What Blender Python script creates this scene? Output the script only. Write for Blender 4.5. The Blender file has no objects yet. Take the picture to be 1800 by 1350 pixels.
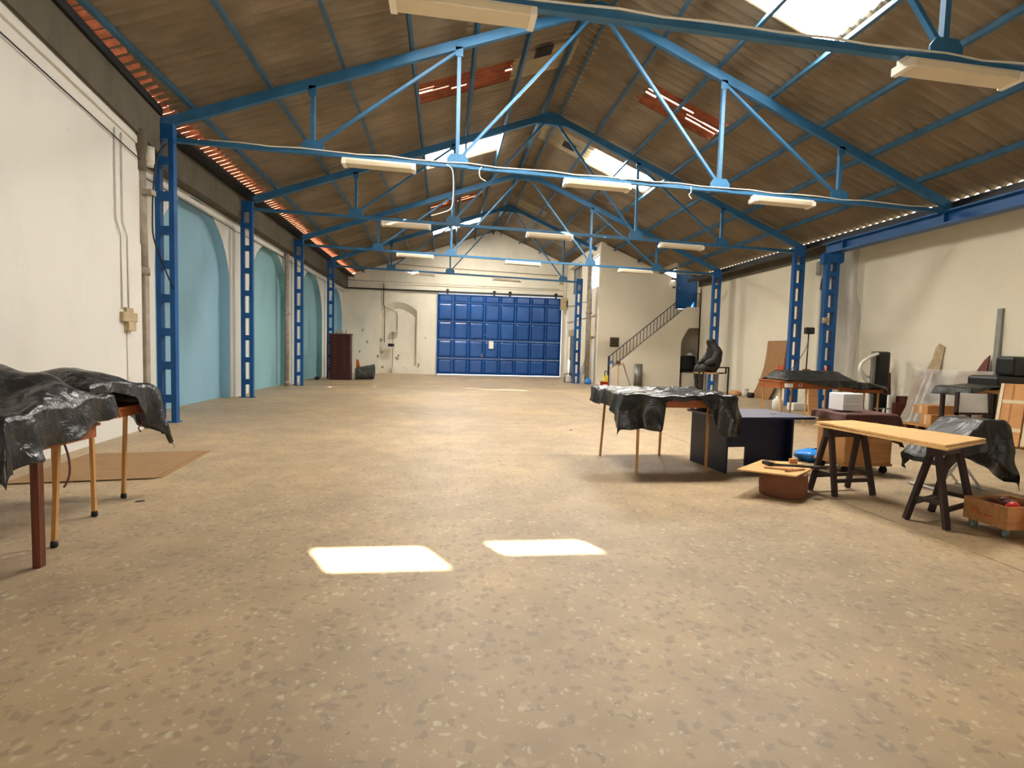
import bpy, bmesh, math, random
from mathutils import Vector, Matrix, noise

random.seed(7)
SC = bpy.context.scene
COL = SC.collection
PI = math.pi

# ---------------------------------------------------------------- camera
cam_d = bpy.data.cameras.new('camera')
cam = bpy.data.objects.new('camera', cam_d)
COL.objects.link(cam)
cam_d.sensor_fit = 'HORIZONTAL'
cam_d.sensor_width = 36.0
cam_d.lens = 935.2 / 1800 * 36.0
cam_d.clip_start = 0.05
cam_d.clip_end = 300
YAW, PITCH, ROLL = math.radians(7.268), math.radians(-3.496), math.radians(-1.507)
r0 = Vector((math.cos(YAW), -math.sin(YAW), 0))
f0 = Vector((math.sin(YAW), math.cos(YAW), 0))
zz = Vector((0, 0, 1))
fwd = f0 * math.cos(PITCH) + zz * math.sin(PITCH)
u0 = -f0 * math.sin(PITCH) + zz * math.cos(PITCH)
rt = r0 * math.cos(ROLL) - u0 * math.sin(ROLL)
up = r0 * math.sin(ROLL) + u0 * math.cos(ROLL)
M = Matrix(((rt.x, up.x, -fwd.x, 0), (rt.y, up.y, -fwd.y, 0), (rt.z, up.z, -fwd.z, 1.421), (0, 0, 0, 1)))
cam.matrix_world = M
SC.camera = cam

# ---------------------------------------------------------------- world, sun, exposure
SKYLIGHT = 76.0
world = bpy.data.worlds.new('world')
SC.world = world
world.use_nodes = True
bg = world.node_tree.nodes['Background']
bg.inputs[0].default_value = (0.93, 0.96, 1.0, 1)
bg.inputs[1].default_value = 3.5
sun_d = bpy.data.lights.new('sun', 'SUN')
sun = bpy.data.objects.new('sun', sun_d)
COL.objects.link(sun)
sun_d.energy = 95.0
sun_d.color = (1.0, 0.95, 0.84)
sun_d.angle = math.radians(0.53)
SUN_EL = math.radians(42)
SUN_AZ = Vector((-0.447, 0.894, 0))          # horizontal travel direction
sdir = SUN_AZ * math.cos(SUN_EL) - zz * math.sin(SUN_EL)
sun.rotation_mode = 'QUATERNION'
sun.rotation_quaternion = sdir.to_track_quat('-Z', 'Y')
sun.location = (8, -12, 16)
# portal guiding daylight sampling through the unseen gateway behind the camera
por_d = bpy.data.lights.new('gateway_portal', 'AREA')
por = bpy.data.objects.new('gateway_portal', por_d)
COL.objects.link(por)
por_d.shape = 'RECTANGLE'
por_d.size, por_d.size_y = 3.6, 2.4
por.location = (1.8, -3.1, 1.2)
por.rotation_euler = (math.radians(90), 0, 0)   # faces +y
por_d.cycles.is_portal = True
SC.view_settings.view_transform = 'Standard'
SC.view_settings.look = 'None'
SC.view_settings.gamma = 1.0
SC.view_settings.use_curve_mapping = False
SC.view_settings.exposure = 0.1
SC.cycles.max_bounces = 9
SC.cycles.diffuse_bounces = 6
SC.cycles.use_denoising = True
SC.cycles.sample_clamp_indirect = 12.0

# ---------------------------------------------------------------- materials
def lin(c):
    out = []
    for v in c:
        v /= 255.0
        out.append(v / 12.92 if v <= 0.04045 else ((v + 0.055) / 1.055) ** 2.4)
    return (*out, 1.0)

MATS = {}
def mat(name, rgb, rough=0.6, metal=0.0, var=0.12, scale=3.0, bump=0.0, bscale=40.0, rgb2=None, spec=0.4, stretch=(1, 1, 1), rnd=0.0, detail=6.0):
    if name in MATS: return MATS[name]
    m = bpy.data.materials.new(name); m.use_nodes = True
    nt = m.node_tree; N = nt.nodes; L = nt.links
    b = N['Principled BSDF']
    b.inputs['Roughness'].default_value = rough
    b.inputs['Metallic'].default_value = metal
    b.inputs['Specular IOR Level'].default_value = spec
    geo = N.new('ShaderNodeNewGeometry')
    mp = N.new('ShaderNodeMapping'); mp.inputs['Scale'].default_value = stretch
    L.new(geo.outputs['Position'], mp.inputs['Vector'])
    no = N.new('ShaderNodeTexNoise'); no.inputs['Scale'].default_value = scale; no.inputs['Detail'].default_value = detail
    no.inputs['Roughness'].default_value = 0.6
    L.new(mp.outputs[0], no.inputs['Vector'])
    rp = N.new('ShaderNodeValToRGB')
    c = lin(rgb)
    c2 = lin(rgb2) if rgb2 else tuple(min(1, v * (1 + var)) for v in c[:3]) + (1,)
    c1 = tuple(v * (1 - var) for v in c[:3]) + (1,) if not rgb2 else c
    rp.color_ramp.elements[0].position = 0.36; rp.color_ramp.elements[0].color = c1
    rp.color_ramp.elements[1].position = 0.64; rp.color_ramp.elements[1].color = c2
    L.new(no.outputs[0], rp.inputs[0])
    out = rp.outputs[0]
    if rnd:
        oi = N.new('ShaderNodeObjectInfo')
        mr = N.new('ShaderNodeMapRange'); mr.inputs[3].default_value = 1 - rnd; mr.inputs[4].default_value = 1 + rnd
        L.new(oi.outputs['Random'], mr.inputs[0])
        hs = N.new('ShaderNodeHueSaturation')
        L.new(mr.outputs[0], hs.inputs['Value']); L.new(out, hs.inputs['Color'])
        out = hs.outputs[0]
    L.new(out, b.inputs['Base Color'])
    if bump:
        n2 = N.new('ShaderNodeTexNoise'); n2.inputs['Scale'].default_value = bscale; n2.inputs['Detail'].default_value = 5
        L.new(mp.outputs[0], n2.inputs['Vector'])
        bp = N.new('ShaderNodeBump'); bp.inputs['Strength'].default_value = bump; bp.inputs['Distance'].default_value = 0.02
        L.new(n2.outputs[0], bp.inputs['Height']); L.new(bp.outputs[0], b.inputs['Normal'])
    MATS[name] = m
    return m

def emit(name, rgb, strength):
    m = bpy.data.materials.new(name); m.use_nodes = True
    nt = m.node_tree; b = nt.nodes['Principled BSDF']
    b.inputs['Base Color'].default_value = lin(rgb)
    b.inputs['Emission Color'].default_value = lin(rgb)
    b.inputs['Emission Strength'].default_value = strength
    MATS[name] = m
    return m

def mat_floor():
    m = bpy.data.materials.new('terrazzo_floor'); m.use_nodes = True
    nt = m.node_tree; N = nt.nodes; L = nt.links; b = N['Principled BSDF']
    geo = N.new('ShaderNodeNewGeometry')
    big = N.new('ShaderNodeTexNoise'); big.inputs['Scale'].default_value = 0.45; big.inputs['Detail'].default_value = 8; big.inputs['Roughness'].default_value = 0.62
    L.new(geo.outputs['Position'], big.inputs['Vector'])
    base = N.new('ShaderNodeValToRGB')
    e = base.color_ramp.elements
    e[0].position = 0.33; e[0].color = lin((143, 126, 102)); e[1].position = 0.66; e[1].color = lin((173, 149, 113))
    x = e.new(0.5); x.color = lin((157, 137, 109))
    L.new(big.outputs[0], base.inputs[0])
    # distorted position for irregular stone chips
    wn = N.new('ShaderNodeTexNoise'); wn.inputs['Scale'].default_value = 14; wn.inputs['Detail'].default_value = 2
    L.new(geo.outputs['Position'], wn.inputs['Vector'])
    add = N.new('ShaderNodeVectorMath'); add.operation = 'MULTIPLY_ADD'
    add.inputs[1].default_value = (0.09, 0.09, 0.0)
    L.new(wn.outputs['Color'], add.inputs[0]); L.new(geo.outputs['Position'], add.inputs[2])
    col = base.outputs[0]
    def chips(scale, thr, thr2, rgb, fac, src, lim):
        v = N.new('ShaderNodeTexVoronoi'); v.inputs['Scale'].default_value = scale; v.inputs['Randomness'].default_value = 1
        L.new(add.outputs[0], v.inputs['Vector'])
        sx = N.new('ShaderNodeSeparateColor'); L.new(v.outputs['Color'], sx.inputs[0])
        pick = N.new('ShaderNodeMath'); pick.operation = 'GREATER_THAN'; pick.inputs[1].default_value = lim
        L.new(sx.outputs[0], pick.inputs[0])
        mr = N.new('ShaderNodeMapRange'); mr.inputs[1].default_value = thr2; mr.inputs[2].default_value = thr
        L.new(v.outputs['Distance'], mr.inputs[0])
        mul = N.new('ShaderNodeMath'); mul.operation = 'MULTIPLY'
        L.new(pick.outputs[0], mul.inputs[0]); L.new(mr.outputs[0], mul.inputs[1])
        m2 = N.new('ShaderNodeMath'); m2.operation = 'MULTIPLY'; m2.inputs[1].default_value = fac
        L.new(mul.outputs[0], m2.inputs[0])
        mix = N.new('ShaderNodeMix'); mix.data_type = 'RGBA'
        L.new(m2.outputs[0], mix.inputs[0]); L.new(src, mix.inputs[6]); mix.inputs[7].default_value = lin(rgb)
        return mix.outputs[2]
    col = chips(19, 0.34, 0.46, (118, 107, 92), 0.5, col, 0.5)
    col = chips(15, 0.27, 0.36, (174, 157, 124), 0.5, col, 0.68)
    col = chips(13, 0.17, 0.24, (196, 183, 156), 0.45, col, 0.86)
    col = chips(27, 0.24, 0.34, (192, 181, 158), 0.5, col, 0.8)
    col = chips(52, 0.22, 0.32, (190, 180, 158), 0.45, col, 0.82)
    col = chips(21, 0.07, 0.10, (80, 68, 54), 0.7, col, 0.92)
    # cloudy wear
    n3 = N.new('ShaderNodeTexNoise'); n3.inputs['Scale'].default_value = 2.6; n3.inputs['Detail'].default_value = 7
    L.new(geo.outputs['Position'], n3.inputs['Vector'])
    mr = N.new('ShaderNodeMapRange'); mr.inputs[1].default_value = 0.3; mr.inputs[2].default_value = 0.7; mr.inputs[3].default_value = 0.86; mr.inputs[4].default_value = 1.1
    L.new(n3.outputs[0], mr.inputs[0])
    hs = N.new('ShaderNodeHueSaturation'); L.new(mr.outputs[0], hs.inputs['Value']); L.new(col, hs.inputs['Color'])
    L.new(hs.outputs[0], b.inputs['Base Color'])
    b.inputs['Roughness'].default_value = 0.5
    b.inputs['Specular IOR Level'].default_value = 0.35
    n4 = N.new('ShaderNodeTexNoise'); n4.inputs['Scale'].default_value = 60; n4.inputs['Detail'].default_value = 4
    L.new(geo.outputs['Position'], n4.inputs['Vector'])
    bp = N.new('ShaderNodeBump'); bp.inputs['Strength'].default_value = 0.12; bp.inputs['Distance'].default_value = 0.01
    L.new(n4.outputs[0], bp.inputs['Height']); L.new(bp.outputs[0], b.inputs['Normal'])
    MATS['floor'] = m
    return m

def mat_wall(name, rgb, stain, amount=0.5, sc=1.1):
    """painted plaster with drifting grey stains and small scuffs"""
    m = bpy.data.materials.new(name); m.use_nodes = True
    nt = m.node_tree; N = nt.nodes; L = nt.links; b = N['Principled BSDF']
    geo = N.new('ShaderNodeNewGeometry')
    mp = N.new('ShaderNodeMapping'); mp.inputs['Scale'].default_value = (1, 1, 0.45)
    L.new(geo.outputs['Position'], mp.inputs['Vector'])
    no = N.new('ShaderNodeTexNoise'); no.inputs['Scale'].default_value = sc; no.inputs['Detail'].default_value = 9; no.inputs['Roughness'].default_value = 0.65
    L.new(mp.outputs[0], no.inputs['Vector'])
    mr = N.new('ShaderNodeMapRange'); mr.inputs[1].default_value = 0.46; mr.inputs[2].default_value = 0.8; mr.inputs[3].default_value = 0; mr.inputs[4].default_value = amount
    L.new(no.outputs[0], mr.inputs[0])
    mix = N.new('ShaderNodeMix'); mix.data_type = 'RGBA'
    L.new(mr.outputs[0], mix.inputs[0]); mix.inputs[6].default_value = lin(rgb); mix.inputs[7].default_value = lin(stain)
    n2 = N.new('ShaderNodeTexNoise'); n2.inputs['Scale'].default_value = 5.5; n2.inputs['Detail'].default_value = 3
    L.new(geo.outputs['Position'], n2.inputs['Vector'])
    mr2 = N.new('ShaderNodeMapRange'); mr2.inputs[1].default_value = 0.71; mr2.inputs[2].default_value = 0.74; mr2.inputs[3].default_value = 0; mr2.inputs[4].default_value = amount * 0.6
    L.new(n2.outputs[0], mr2.inputs[0])
    mx2 = N.new('ShaderNodeMix'); mx2.data_type = 'RGBA'
    L.new(mr2.outputs[0], mx2.inputs[0]); L.new(mix.outputs[2], mx2.inputs[6]); mx2.inputs[7].default_value = lin(stain)
    L.new(mx2.outputs[2], b.inputs['Base Color'])
    b.inputs['Roughness'].default_value = 0.8
    b.inputs['Specular IOR Level'].default_value = 0.2
    bp = N.new('ShaderNodeBump'); bp.inputs['Strength'].default_value = 0.15; bp.inputs['Distance'].default_value = 0.02
    n3 = N.new('ShaderNodeTexNoise'); n3.inputs['Scale'].default_value = 9; n3.inputs['Detail'].default_value = 6
    L.new(geo.outputs['Position'], n3.inputs['Vector'])
    L.new(n3.outputs[0], bp.inputs['Height']); L.new(bp.outputs[0], b.inputs['Normal'])
    MATS[name] = m
    return m

def mat_plastic(name, rgb, rough=0.3, trans=0.0):
    """crinkled polythene sheet"""
    m = bpy.data.materials.new(name); m.use_nodes = True
    nt = m.node_tree; N = nt.nodes; L = nt.links; b = N['Principled BSDF']
    b.inputs['Base Color'].default_value = lin(rgb)
    b.inputs['Roughness'].default_value = rough
    b.inputs['Specular IOR Level'].default_value = 0.55
    b.inputs['Alpha'].default_value = 1 - trans
    geo = N.new('ShaderNodeNewGeometry')
    no = N.new('ShaderNodeTexNoise'); no.inputs['Scale'].default_value = 9; no.inputs['Detail'].default_value = 4; no.inputs['Distortion'].default_value = 1.2
    L.new(geo.outputs['Position'], no.inputs['Vector'])
    bp = N.new('ShaderNodeBump'); bp.inputs['Strength'].default_value = 0.55; bp.inputs['Distance'].default_value = 0.03
    L.new(no.outputs[0], bp.inputs['Height']); L.new(bp.outputs[0], b.inputs['Normal'])
    MATS[name] = m
    return m

def mat_wood(name, rgb, rgb2, axis='x', rough=0.55, scale=3.0):
    st = {'x': (0.6, 9, 9), 'y': (9, 0.6, 9), 'z': (9, 9, 0.6), 'n': (3, 3, 3)}[axis]
    return mat(name, rgb, rough, 0, 0, scale, 0.05, 20, rgb2, 0.35, st)

mat_floor()
mat_wall('white_wall', (222, 217, 204), (170, 164, 150), 0.35)
mat_wall('left_wall', (214, 213, 207), (174, 173, 164), 0.35, 0.8)
mat_wall('right_wall', (222, 214, 192), (188, 182, 166), 0.3, 0.5)
mat_wall('back_wall', (226, 219, 200), (160, 158, 148), 0.4, 1.3)
mat_wall('office_wall', (222, 213, 192), (192, 184, 166), 0.3, 0.7)
mat_wall('blue_wall', (142, 181, 201), (122, 160, 176), 0.5, 0.9)
mat_wall('teal_wall', (140, 182, 190), (118, 158, 164), 0.5, 0.9)
mat_wall('concrete', (98, 92, 80), (60, 57, 50), 0.8, 2.2)
mat('steel_blue', (14, 74, 132), 0.45, 0, 0.12, 2.0, rgb2=(20, 84, 144), bump=0.03)
mat('truss_blue', (42, 96, 134), 0.5, 0, 0.15, 2.0, bump=0.03)
mat('purlin_blue', (46, 84, 108), 0.6, 0, 0.2, 3.0)
mat('gate_frame', (13, 68, 132), 0.55, 0, 0.1, 1.2)
mat('gate_blue', (13, 72, 140), 0.27, 0, 0.1, 1.2, bump=0.06, bscale=2.2, spec=0.6)
mat('roof_sheet', (126, 113, 94), 0.9, 0, 0.14, 1.3, bump=0.08, bscale=20, rnd=0.1, stretch=(0.8, 1.6, 0.8), spec=0.15)
mat('roof_pale', (158, 146, 120), 0.9, 0, 0.12, 2, spec=0.15)
mat('terracotta', (212, 130, 96), 0.85, 0, 0.25, 6, rnd=0.15)
mat('tile_brown', (136, 72, 44), 0.9, 0, 0.2, 5, rnd=0.1)
mat('lamp_white', (226, 220, 204), 0.4, 0, 0.05, 3)
mat('diffuser', (206, 194, 168), 0.35, 0, 0.04, 3)
mat('cable_white', (222, 218, 205), 0.5, 0, 0.05)
mat('cable_black', (22, 22, 24), 0.5, 0, 0.1)
mat('grey_metal', (140, 138, 132), 0.4, 0.7, 0.15, 4)
mat('pipe_grey', (150, 140, 126), 0.7, 0, 0.2, 6)
mat('pvc', (206, 202, 190), 0.45, 0, 0.06)
mat('black', (20, 20, 21), 0.45, 0, 0.1)
mat('dark_iron', (38, 36, 36), 0.5, 0.3, 0.1)
mat_plastic('black_plastic', (34, 35, 36), 0.27)
mat_plastic('black_plastic_dull', (27, 28, 27), 0.42)
mat_plastic('grey_plastic', (68, 69, 68), 0.5)
mat_plastic('clear_plastic', (190, 188, 180), 0.25, 0.55)
mat_plastic('blue_plastic', (36, 122, 200), 0.25)
mat_wood('pine', (198, 152, 94), (176, 128, 74), 'z')
mat_wood('ply', (218, 180, 122), (196, 154, 98), 'x', 0.5)
mat_wood('box_wood', (196, 146, 96), (172, 122, 76), 'x')
mat_wood('apron_wood', (160, 92, 48), (126, 68, 36), 'x', 0.45)
mat_wood('brown_wood', (112, 62, 40), (86, 46, 30), 'z', 0.45)
mat_wood('trestle_wood', (52, 38, 36), (40, 30, 29), 'z', 0.5)
mat('hardboard', (150, 112, 72), 0.6, 0, 0.07, 5)
mat('mat_board', (140, 108, 72), 0.75, 0, 0.08, 4)
mat('cardboard', (182, 132, 82), 0.8, 0, 0.08, 4, rnd=0.05)
mat('cardboard_dark', (150, 104, 66), 0.8, 0, 0.08, 4)
mat('tape', (196, 176, 140), 0.4, 0, 0.04)
mat('paper', (226, 226, 226), 0.7, 0, 0.04)
mat('paper_line', (196, 196, 198), 0.7, 0, 0.04)
mat('desk_blue', (27, 34, 58), 0.35, 0, 0.08, 2)
mat('desk_top', (104, 106, 126), 0.3, 0, 0.05, 2, spec=0.6)  # blue top with its pale grey-lavender reflection put into the colour
mat('brown_cloth', (78, 46, 40), 0.7, 0, 0.15, 6, bump=0.2)
mat('clay', (118, 74, 50), 0.85, 0, 0.12, 5, bump=0.15)
mat('red', (206, 48, 34), 0.45, 0, 0.08)
mat('orange', (216, 108, 46), 0.5, 0, 0.1)
mat('yellow', (214, 190, 50), 0.45, 0, 0.08)
mat('lime', (196, 212, 96), 0.45, 0, 0.08)
mat('rubber', (18, 18, 18), 0.7, 0, 0.1)
mat('castor_grey', (112, 120, 112), 0.5, 0, 0.1)
mat('cabinet_red', (60, 25, 25), 0.5, 0, 0.1, 3)
mat('cabinet_edge', (112, 62, 54), 0.5, 0, 0.1, 3)
mat('maroon', (98, 50, 40), 0.55, 0, 0.1)
mat('leather', (26, 27, 26), 0.4, 0, 0.1, bump=0.1)
mat('white_paint', (222, 220, 212), 0.45, 0, 0.05)
mat('bronze', (38, 37, 33), 0.5, 0.1, 0.25, 7, bump=0.5, bscale=9)
mat('rail_iron', (38, 46, 66), 0.5, 0.2, 0.08)
mat('grille', (96, 84, 66), 0.8, 0, 0.1)
mat('glass_grey', (132, 134, 130), 0.12, 0, 0.08, 1, spec=0.7)
mat('door_grey', (92, 96, 100), 0.6, 0, 0.08, 2)
mat('box_beige', (176, 160, 128), 0.6, 0, 0.15, 6)
mat('torn', (170, 150, 118), 0.85, 0, 0.2, 9, bump=0.4, bscale=30)
mat('ink_blue', (70, 100, 150), 0.6, 0, 0.05)
mat('chip_brown', (146, 136, 118), 0.9, 0, 0.2, 8)
mat('paint_grey', (196, 190, 176), 0.8, 0, 0.06, 2)
mat('dark_gap', (30, 27, 24), 0.9, 0, 0.1)
emit('skylight', (255, 248, 237), SKYLIGHT)
emit('window_glow', (246, 250, 255), 14.0)
emit('stair_light', (255, 252, 245), 3.0)

# ---------------------------------------------------------------- mesh helpers
ORIG = {}
class MB:
    def __init__(s): s.v = []; s.f = []
    def add(s, vs, fs):
        o = len(s.v); s.v += [tuple(v) for v in vs]; s.f += [tuple(i + o for i in f) for f in fs]; return s
    def box(s, a, b):
        (x0, y0, z0), (x1, y1, z1) = a, b
        if x0 > x1: x0, x1 = x1, x0
        if y0 > y1: y0, y1 = y1, y0
        if z0 > z1: z0, z1 = z1, z0
        return s.add([(x0, y0, z0), (x1, y0, z0), (x1, y1, z0), (x0, y1, z0), (x0, y0, z1), (x1, y0, z1), (x1, y1, z1), (x0, y1, z1)],
                     [(3, 2, 1, 0), (4, 5, 6, 7), (0, 1, 5, 4), (1, 2, 6, 5), (2, 3, 7, 6), (3, 0, 4, 7)])
    def obox(s, c, ex, ey, ez):
        """oriented box: centre and three half-extent vectors"""
        c, ex, ey, ez = map(Vector, (c, ex, ey, ez))
        if ex.cross(ey).dot(ez) < 0: ez = -ez
        vs = [c + ex * i + ey * j + ez * k for k in (-1, 1) for i, j in ((-1, -1), (1, -1), (1, 1), (-1, 1))]
        return s.add(vs, [(3, 2, 1, 0), (4, 5, 6, 7), (0, 1, 5, 4), (1, 2, 6, 5), (2, 3, 7, 6), (3, 0, 4, 7)])
    def bar(s, p, q, w, h, upv=(0, 0, 1), off=0.0):
        """rectangular bar p->q, w sideways, h along upv; off moves it along up"""
        p, q, upv = Vector(p), Vector(q), Vector(upv)
        d = (q - p); L = d.length; d.normalize()
        sd = d.cross(upv)
        if sd.length < 1e-4: sd = d.cross(Vector((1, 0, 0)))
        sd.normalize(); u = sd.cross(d).normalized()
        return s.obox((p + q) / 2 + u * off, d * L / 2, sd * w / 2, u * h / 2)
    def tube(s, pts, r, n=8, cap=True, r1=None):
        pts = [Vector(p) for p in pts]; rings = []
        last = None
        for i, p in enumerate(pts):
            d = (pts[min(i + 1, len(pts) - 1)] - pts[max(i - 1, 0)]).normalized()
            if last is None:
                a = d.cross(Vector((0, 0, 1)))
                if a.length < 1e-3: a = d.cross(Vector((1, 0, 0)))
                a.normalize()
            else:
                a = (last - d * last.dot(d)).normalized()
            last = a; b = d.cross(a)
            rr = r if r1 is None else r + (r1 - r) * i / (len(pts) - 1)
            rings.append([p + (a * math.cos(2 * PI * k / n) + b * math.sin(2 * PI * k / n)) * rr for k in range(n)])
        vs = [v for rg in rings for v in rg]; fs = []
        for i in range(len(pts) - 1):
            for k in range(n):
                fs.append((i * n + k, i * n + (k + 1) % n, (i + 1) * n + (k + 1) % n, (i + 1) * n + k))
        if cap:
            fs.append(tuple(range(n - 1, -1, -1))); fs.append(tuple((len(pts) - 1) * n + k for k in range(n)))
        return s.add(vs, fs)
    def lathe(s, c, prof, n=16):
        """prof: list of (radius, z)"""
        vs = []; fs = []
        for r, z in prof:
            for k in range(n):
                vs.append((c[0] + r * math.cos(2 * PI * k / n), c[1] + r * math.sin(2 * PI * k / n), c[2] + z))
        for i in range(len(prof) - 1):
            for k in range(n):
                fs.append((i * n + k, i * n + (k + 1) % n, (i + 1) * n + (k + 1) % n, (i + 1) * n + k))
        fs.append(tuple(range(n - 1, -1, -1))); fs.append(tuple((len(prof) - 1) * n + k for k in range(n)))
        return s.add(vs, fs)
    def prism(s, poly, d):
        """poly: 3-d points of one face; d: extrusion vector"""
        d = Vector(d); n = len(poly); P = [Vector(p) for p in poly]
        vs = P + [p + d for p in P]
        nrm = Vector((0, 0, 0))
        for i in range(n): nrm += P[i].cross(P[(i + 1) % n])
        base = tuple(range(n)); top = tuple(range(n, 2 * n))
        sides = [(i, (i + 1) % n, n + (i + 1) % n, n + i) for i in range(n)]
        if nrm.dot(d) > 0: fs = [base[::-1], top] + sides
        else: fs = [base, top[::-1]] + [q[::-1] for q in sides]
        return s.add(vs, fs)
    def grid(s, fn, nu, nv, flip=False):
        vs = [fn(i / nu, j / nv) for j in range(nv + 1) for i in range(nu + 1)]
        fs = []
        for j in range(nv):
            for i in range(nu):
                a = j * (nu + 1) + i
                q = (a, a + 1, a + nu + 2, a + nu + 1)
                fs.append(q[::-1] if flip else q)
        return s.add(vs, fs)
    def mesh(s, name, m, smooth=False, org=(0, 0, 0)):
        me = bpy.data.meshes.new(name)
        ox, oy, oz = org
        me.from_pydata([(x - ox, y - oy, z - oz) for x, y, z in s.v], [], s.f)
        me.update()
        me.materials.append(MATS[m] if isinstance(m, str) else m)
        if smooth:
            for p in me.polygons: p.use_smooth = True
        return me
    def build(s, name, m, parent=None, smooth=False, bevel=0.0, org=None, solid=0.0):
        if parent is not None: org = ORIG[parent.name]
        elif org is None:
            org = (0, 0, 0)
        me = s.mesh(name, m, smooth, org)
        o = bpy.data.objects.new(name, me); COL.objects.link(o)
        if parent is not None: o.parent = parent
        else: o.location = org
        ORIG[o.name] = org
        if solid:
            md = o.modifiers.new('thick', 'SOLIDIFY'); md.thickness = solid; md.offset = -1
        if bevel:
            md = o.modifiers.new('bevel', 'BEVEL'); md.width = bevel; md.segments = 2; md.limit_method = 'ANGLE'
        return o

def tag(o, label=None, cat=None, group=None, kind=None):
    if label: o['label'] = label
    if cat: o['category'] = cat
    if group: o['group'] = group
    if kind: o['kind'] = kind
    return o

def thing(name, label, cat, loc=(0, 0, 0), group=None):
    o = bpy.data.objects.new(name, None); COL.objects.link(o)
    o.empty_display_size = 0.1
    o.location = loc; ORIG[o.name] = tuple(loc)
    return tag(o, label, cat, group)

def struct(name, mb, m, **k):
    return tag(mb.build(name, m, **k), kind='structure')

def share(proto, parent, loc):
    """another object with the same mesh data, child of parent, at local loc"""
    o = bpy.data.objects.new(proto.name.split('.')[0], proto.data); COL.objects.link(o)
    o.parent = parent; o.location = loc
    return o

def copy_tree(o, loc, parent=None, label=None):
    c = o.copy(); COL.objects.link(c)
    if parent is None: c.location = loc
    else: c.parent = parent
    if label: c['label'] = label
    for ch in list(o.children): copy_tree(ch, None, c)
    return c

def nz(x, y, z=0.0): return noise.noise(Vector((x, y, z)))

# ================================================================ SETTING
YB = 30.5
def roofL(x): return 8.25 + 0.345 * (x - 2.82)
def roofR(x): return 8.25 - 0.415 * (x - 2.82)

# floor: screed bed with two terrazzo slabs parted by an open joint
fl = struct('floor', MB().box((-6.2, -3.4, -0.3), (12.2, 31.2, -0.03)), 'dark_gap')
MB().box((-6.2, -3.4, -0.03), (3.978, 31.2, 0.0)).build('floor_slab', 'floor', fl)
MB().box((3.99, -3.4, -0.03), (12.2, 31.2, 0.0)).build('floor_slab', 'floor', fl)

def rectwall(mb, us, zs, holes, place):
    """wall of boxes on a grid us x zs leaving rectangular holes (u0,u1,z0,z1)"""
    us = sorted(set(us + [h[0] for h in holes] + [h[1] for h in holes]))
    zs = sorted(set(zs + [h[2] for h in holes] + [h[3] for h in holes]))
    for a, b in zip(us, us[1:]):
        run = None
        for c, d in list(zip(zs, zs[1:])) + [(None, None)]:
            solid = c is not None and not any(h[0] <= (a + b) / 2 <= h[1] and h[2] <= (c + d) / 2 <= h[3] for h in holes)
            if solid and run is None: run = c
            if not solid and run is not None:
                place(a, b, run, top); run = None
            if c is not None: top = d
    return mb

def slicewall(mb, sl, put, back=True):
    """sl: list of (t0,t1,zb0,zb1,zt0,zt1); put(t,z,k) with k=0 front, 1 back"""
    for (t0, t1, b0, b1, c0, c1) in sl:
        v = [put(t0, b0, 0), put(t1, b1, 0), put(t1, c1, 0), put(t0, c0, 0), put(t0, b0, 1), put(t1, b1, 1), put(t1, c1, 1), put(t0, c0, 1)]
        mb.add(v, [(0, 1, 2, 3), (5, 4, 7, 6), (4, 5, 1, 0), (3, 2, 6, 7), (4, 0, 3, 7), (1, 5, 6, 2)])
    return mb

def arch_slices(y0, y1, spring, rise, ztop, n=18):
    out = []; c = (y0 + y1) / 2; h = (y1 - y0) / 2
    ar = lambda y: spring + rise * math.sqrt(max(0.0, 1 - ((y - c) / h) ** 2))
    ys = [c - h * math.cos(PI * i / n) for i in range(n + 1)]
    for a, b in zip(ys, ys[1:]): out.append((a, b, ar(a), ar(b), ztop, ztop))
    return out, [(y, ar(y)) for y in ys]

# ---- left wall, near bay
xn = lambda y: -3.92 - 0.0772 * (y + 3.0)
struct('wall_left', MB().prism([(xn(-3.0), -3.0, 0), (xn(9.35), 9.35, 0), (xn(9.35) - 0.75, 9.35, 0), (xn(-3) - 0.75, -3.0, 0)], (0, 0, 5.25)), 'left_wall')
nb = lambda y: 4.62 + 0.085 * (9.9 - y)
nt_ = lambda y: 5.24 + 0.05 * (10 - y)
def strip(y0, y1, zb, zt, o0, o1):
    P = [(xn(y0) + o1, y0, zb(y0)), (xn(y1) + o1, y1, zb(y1)), (xn(y1) + o1, y1, zt(y1)), (xn(y0) + o1, y0, zt(y0))]
    mb = MB(); Q = [(p[0] - (o1 - o0), p[1], p[2]) for p in P]
    mb.add(P + Q, [(3, 2, 1, 0), (4, 5, 6, 7), (0, 1, 5, 4), (1, 2, 6, 5), (2, 3, 7, 6), (3, 0, 4, 7)])
    return mb
struct('trim_1', strip(-3, 9.95, nb, nt_, -0.5, 0.06), 'concrete')
led = strip(-3, 9.35, lambda y: nb(y) - 0.16, lambda y: nb(y) - 0.05, -0.1, 0.035)
struct('trim_2', led, 'left_wall')

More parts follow.
